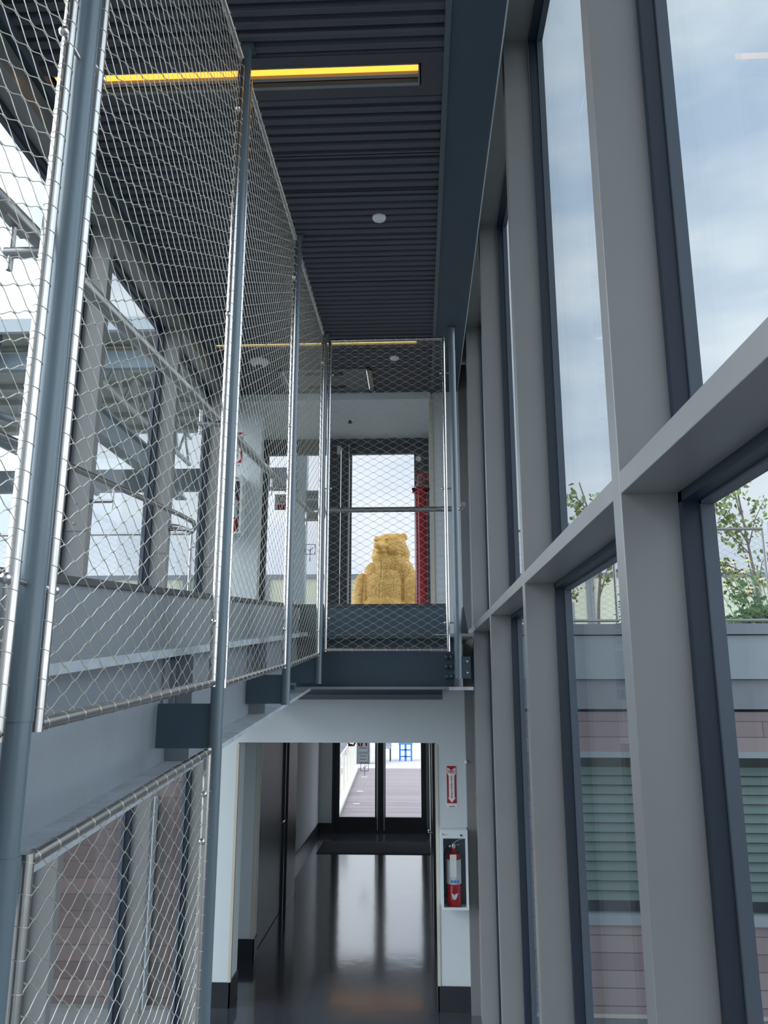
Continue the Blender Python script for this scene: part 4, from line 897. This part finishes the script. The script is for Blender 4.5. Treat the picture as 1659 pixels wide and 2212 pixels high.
# ------------------------------------------------------------------ outdoors beyond the lower doors
struct(B(-2.5, 6, 14.75, 25.5, -0.2, -0.05).build('floor_deck', 'deck'), 'weathered timber deck beyond the corridor doors', 'deck')
struct(B(-8, 9, 25.5, 46, -0.2, -0.05).build('floor_plaza', 'pavers'), 'pale concrete paving beyond the timber deck', 'paving')
struct(B(-9, -2.6, 14.8, 46, -3.0, -0.5).build('ground_yard', 'ground'), 'lower yard beside the deck', 'ground')
tag(MB().hexa([(-1.98, 14.9, -.05), (-1.60, 14.9, -.05), (-1.95, 25.6, -.05), (-2.33, 25.6, -.05)], [(-1.98, 14.9, .02), (-1.60, 14.9, .02), (-1.95, 25.6, .02), (-2.33, 25.6, .02)]).build('deck_kerb', 'kerb'), 'pale kerb along the edge of the timber deck', 'kerb')
t = thing('deck_railing', (-1.9, 20, 0), 'cream steel railing with net along the timber deck', 'railing')
def rx(y): return -1.72-(y-15)*.034
MB().tube([(rx(15), 15, .95), (rx(26), 26, .95)], .022, 8).build('top_rail', 'creamsteel', t)
MB().tube([(rx(15), 15, .12), (rx(26), 26, .12)], .014, 8).build('bottom_rail', 'creamsteel', t)
for k in range(8):
    y = 15.4+k*1.5; MB().box(rx(y)-.02, rx(y)+.02, y-.03, y+.03, .02, .95).build('railing_post', 'creamsteel', t)
net((rx(15), 15), Vector((rx(26)-rx(15), 11, 0)).normalized(), 11, lambda u: .12, lambda u: .95, name='railing_net', parent=t, r=.002, pa=.3, pb=.2, sub=1, knot=False, m='creamsteel')
for k, y in enumerate((16.4, 18.2, 20.2, 23.2)):
    tag(B(-1.45-(y-16.4)*.035, -1.30-(y-16.4)*.035, y, y+.09, -.05, -.046).build('deck_light', 'signwhite'), 'small white light flush in the deck, %s of four from the doors' % ('first', 'second', 'third', 'fourth')[k], 'deck light', 'flush deck lights')
# blue stool
t = thing('stool', (-0.5, 28, -.05), 'bright blue plastic stool on the pale paving outside', 'stool')
sx, sy = -0.50, 28.0
B(sx-.24, sx+.24, sy-.2, sy+.2, .50, .54).build('seat', 'blue', t)
for a in (-.20, .20):
    for b_ in (-.16, .16): B(sx+a-.025, sx+a+.025, sy+b_-.02, sy+b_+.02, -.05, .50).build('leg', 'blue', t)
B(sx-.035, sx+.035, sy-.17, sy-.15, -.05, .50).build('centre_leg', 'blue', t)
MB().box(sx-.2, sx+.2, sy-.17, sy-.15, .30, .34).box(sx-.2, sx+.2, sy-.17, sy-.15, .08, .12).build('rung', 'blue', t)
# bins
for k, (x, z) in enumerate(((-1.84, 0),)):
    t = thing('litter_bin', (x, 27, -.05), 'charcoal double litter bin at the end of the railing', 'bin')
    B(x-.28, x+.14, 26.8, 27.2, -.05, 1.1).build('body', 'bin', t)
    MB().box(x-.22, x+.10, 26.78, 26.8, 0.02, .26).box(x-.22, x+.10, 26.78, 26.8, .34, .58).build('front_panel', 'hatch', t)
    MB().box(x-.18, x+.05, 26.772, 26.78, .46, .48).box(x-.18, x+.05, 26.772, 26.78, .20, .215).box(x-.18, x+.05, 26.772, 26.78, .10, .115).build('slot', 'slot', t)
t = thing('patio_chair', (-1.1, 27, -.05), 'metal patio chair cut by the corridor head', 'chair')
B(-1.45, -1.0, 27.6, 28.1, .38, .42).build('seat', 'facgrey', t)
for a in (-1.42, -1.03):
    for b_ in (27.62, 28.06): MB().tube([(a, b_, -.05), (a, b_, .42)], .018, 6).build('leg', 'black', t)
B(-1.45, -1.0, 28.08, 28.12, .42, .95).build('backrest', 'facgrey', t)
struct(B(-9, 9, 40, 40.4, -.05, 0.25).build('wall_plaza_kerb', 'kerb'), 'low pale wall at the end of the paving', 'wall')
tag(B(-0.4, 9, 41, 41.4, -.05, 3.0).build('brick_building', 'redbrick'), 'red brick building beyond the paving', 'building')
tag(B(-0.95, -0.4, 41, 41.4, -.05, 3.0).build('dark_building', 'shingle'), 'narrow dark building beside the red brick one', 'building')
o = tag(B(-9, -2.7, 30, 30.4, -3, 4.0).build('shingled_house', siding('grey_shingles', (150, 152, 158), (128, 130, 138), (150, 152, 158), .22, .5, (90, 92, 98))), 'grey shingled house beyond the deck railing', 'building')
struct(B(-9, -3.0, 26.5, 26.9, -3, 0.4).build('wall_yard', 'kerb'), 'pale low wall behind the deck railing', 'wall')

# ------------------------------------------------------------------ the golden bear
def bear():
    Yc = 10.0; k = 0.001018
    def W(zx, zy, d=0.0): return Vector((-0.452+(zx-527)*k, Yc+d, 3.596+(1226-zy)*k))
    t = MB()
    def E(zx, zy, d, rx_, rz_, ry_, n=28):
        t.ball(W(zx, zy, d), 1.0, n, (rx_*k, ry_, rz_*k))
    # torso, shoulders, arms, lap
    E(540, 1100, 0.05, 300, 420, .27); E(540, 1450, 0.0, 390, 380, .36); E(545, 900, .05, 250, 230, .24)
    E(400, 830, .05, 130, 160, .18); E(790, 830, .08, 140, 190, .19)
    E(245, 1120, .0, 120, 300, .15); E(870, 1120, .0, 140, 330, .16); E(225, 1380, -.06, 120, 250, .15); E(900, 1400, -.06, 130, 260, .16)
    E(350, 1660, -.24, 130, 115, .24); E(740, 1660, -.24, 130, 115, .24)
    E(640, 700, .08, 225, 210, .24); E(560, 720, .02, 170, 200, .20)
    # head turned to the left
    E(620, 470, .04, 205, 175, .20); E(595, 395, .02, 170, 95, .17); E(700, 560, .06, 165, 150, .17); E(505, 600, -.02, 138, 130, .15)
    E(790, 600, .10, 60, 140, .12); E(510, 500, -.03, 118, 110, .14); E(700, 380, .05, 110, 88, .13)
    # muzzle, short, pointing at the viewer and down
    for i in range(7):
        f = i/6; E(540-80*f, 462+34*f, -.10-.15*f, 84-28*f, 64-16*f, .080-.022*f, 20)
    E(500, 552, -.13, 78, 38, .10); E(447, 490, -.245, 34, 24, .032, 16)
    # brows
    E(578, 396, -.120, 50, 20, .04, 16); E(428, 398, -.085, 34, 22, .05, 16)
    # cheeks
    E(645, 535, -.06, 110, 100, .12)
    # ears
    E(783, 340, .05, 55, 58, .040, 20); E(434, 352, .07, 36, 36, .03, 16)
    me = bpy.data.meshes.new('bear_raw'); me.from_pydata(t.v, [], t.f); o = bpy.data.objects.new('bear_raw', me); COL.objects.link(o)
    rm = o.modifiers.new('r', 'REMESH'); rm.mode = 'VOXEL'; rm.voxel_size = 0.0065
    sm_ = o.modifiers.new('s', 'SMOOTH'); sm_.iterations = 9; sm_.factor = .5
    bpy.context.view_layer.update()
    m2 = bpy.data.meshes.new_from_object(o.evaluated_get(bpy.context.evaluated_depsgraph_get())); bpy.data.objects.remove(o)
    m2.name = 'bear'
    nrm = [v.normal.copy() for v in m2.vertices]
    def gauss(p, c, s_): d = (p-c).length/s_; return math.exp(-d*d)
    eyeR, eyeL = W(572, 414, -.16), W(428, 412, -.12)
    for v, n in zip(m2.vertices, nrm):
        p = v.co.copy(); zx = (p.x+0.452)/k+527; zy = 1226-(p.z-3.596)/k; dsp = 0.0
        # locks of fur: long grooves running down and outward
        head = zy < 660
        fade = 1.0
        if head: fade = max(0.0, min(1.0, ((zx-600)/90))) if zy < 560 else max(0.25, min(1, (zx-520)/120))
        if (p-W(783, 340, .05)).length < .085: fade = 0.0
        ang = 0.55*math.tanh((zx-505)/120)+0.5*noise.noise(p*4.0)
        ac = p.x*math.cos(ang)+p.z*math.sin(ang); al = -p.x*math.sin(ang)+p.z*math.cos(ang)
        wv = Vector((ac*46+noise.noise(p*9)*1.4, p.y*30, al*13+noise.noise(p*6+Vector((3, 1, 2)))*2.2))
        rr = 1-abs(noise.noise(wv))*2.4
        dsp += fade*(0.0095*rr+0.004*noise.noise(p*60)) - fade*.005
        # chest seam
        if zy > 680 and p.y < Yc+.02:
            sx_ = 512-(zy-700)*.07; dsp -= 0.012*math.exp(-((zx-sx_)/9)**2)
        # arm creases
        if zy > 800 and p.y < Yc+.06:
            sx_ = 285-(zy-800)*.07; dsp -= 0.022*math.exp(-((zx-sx_)/13)**2)
            sx_ = 775-(zy-880)*.02; dsp -= 0.020*math.exp(-((zx-sx_)/15)**2)
        # eye sockets, mouth, nostrils, ear hollows
        dsp -= 0.026*gauss(p, eyeR, .030)+0.024*gauss(p, eyeL, .028)
        if p.y < Yc-.10 and 395 < zx < 560: dsp -= 0.013*math.exp(-((zy-(548-(zx-470)*.02))/7)**2)
        dsp -= 0.030*gauss(p, W(778, 345, .02), .032)
        dsp -= 0.012*gauss(p, W(462, 500, -.28), .012)
        v.co = p+n*dsp
        v.co.z = max(v.co.z, 3.031)
    m2.materials.clear(); m2.materials.append(M['gold'])
    m2.polygons.foreach_set('use_smooth', [True]*len(m2.polygons))
    b = bpy.data.objects.new('bear_statue', m2); COL.objects.link(b)
    tag(b, 'golden yellow seated bear statue on the terrace behind the glass door', 'statue')
    for c, r_ in ((eyeR, .011), (eyeL, .010)):
        e = MB().ball(c+Vector((0, .030, 0)), r_, 12).build('eye', 'gold', None); e.parent = b
bear()
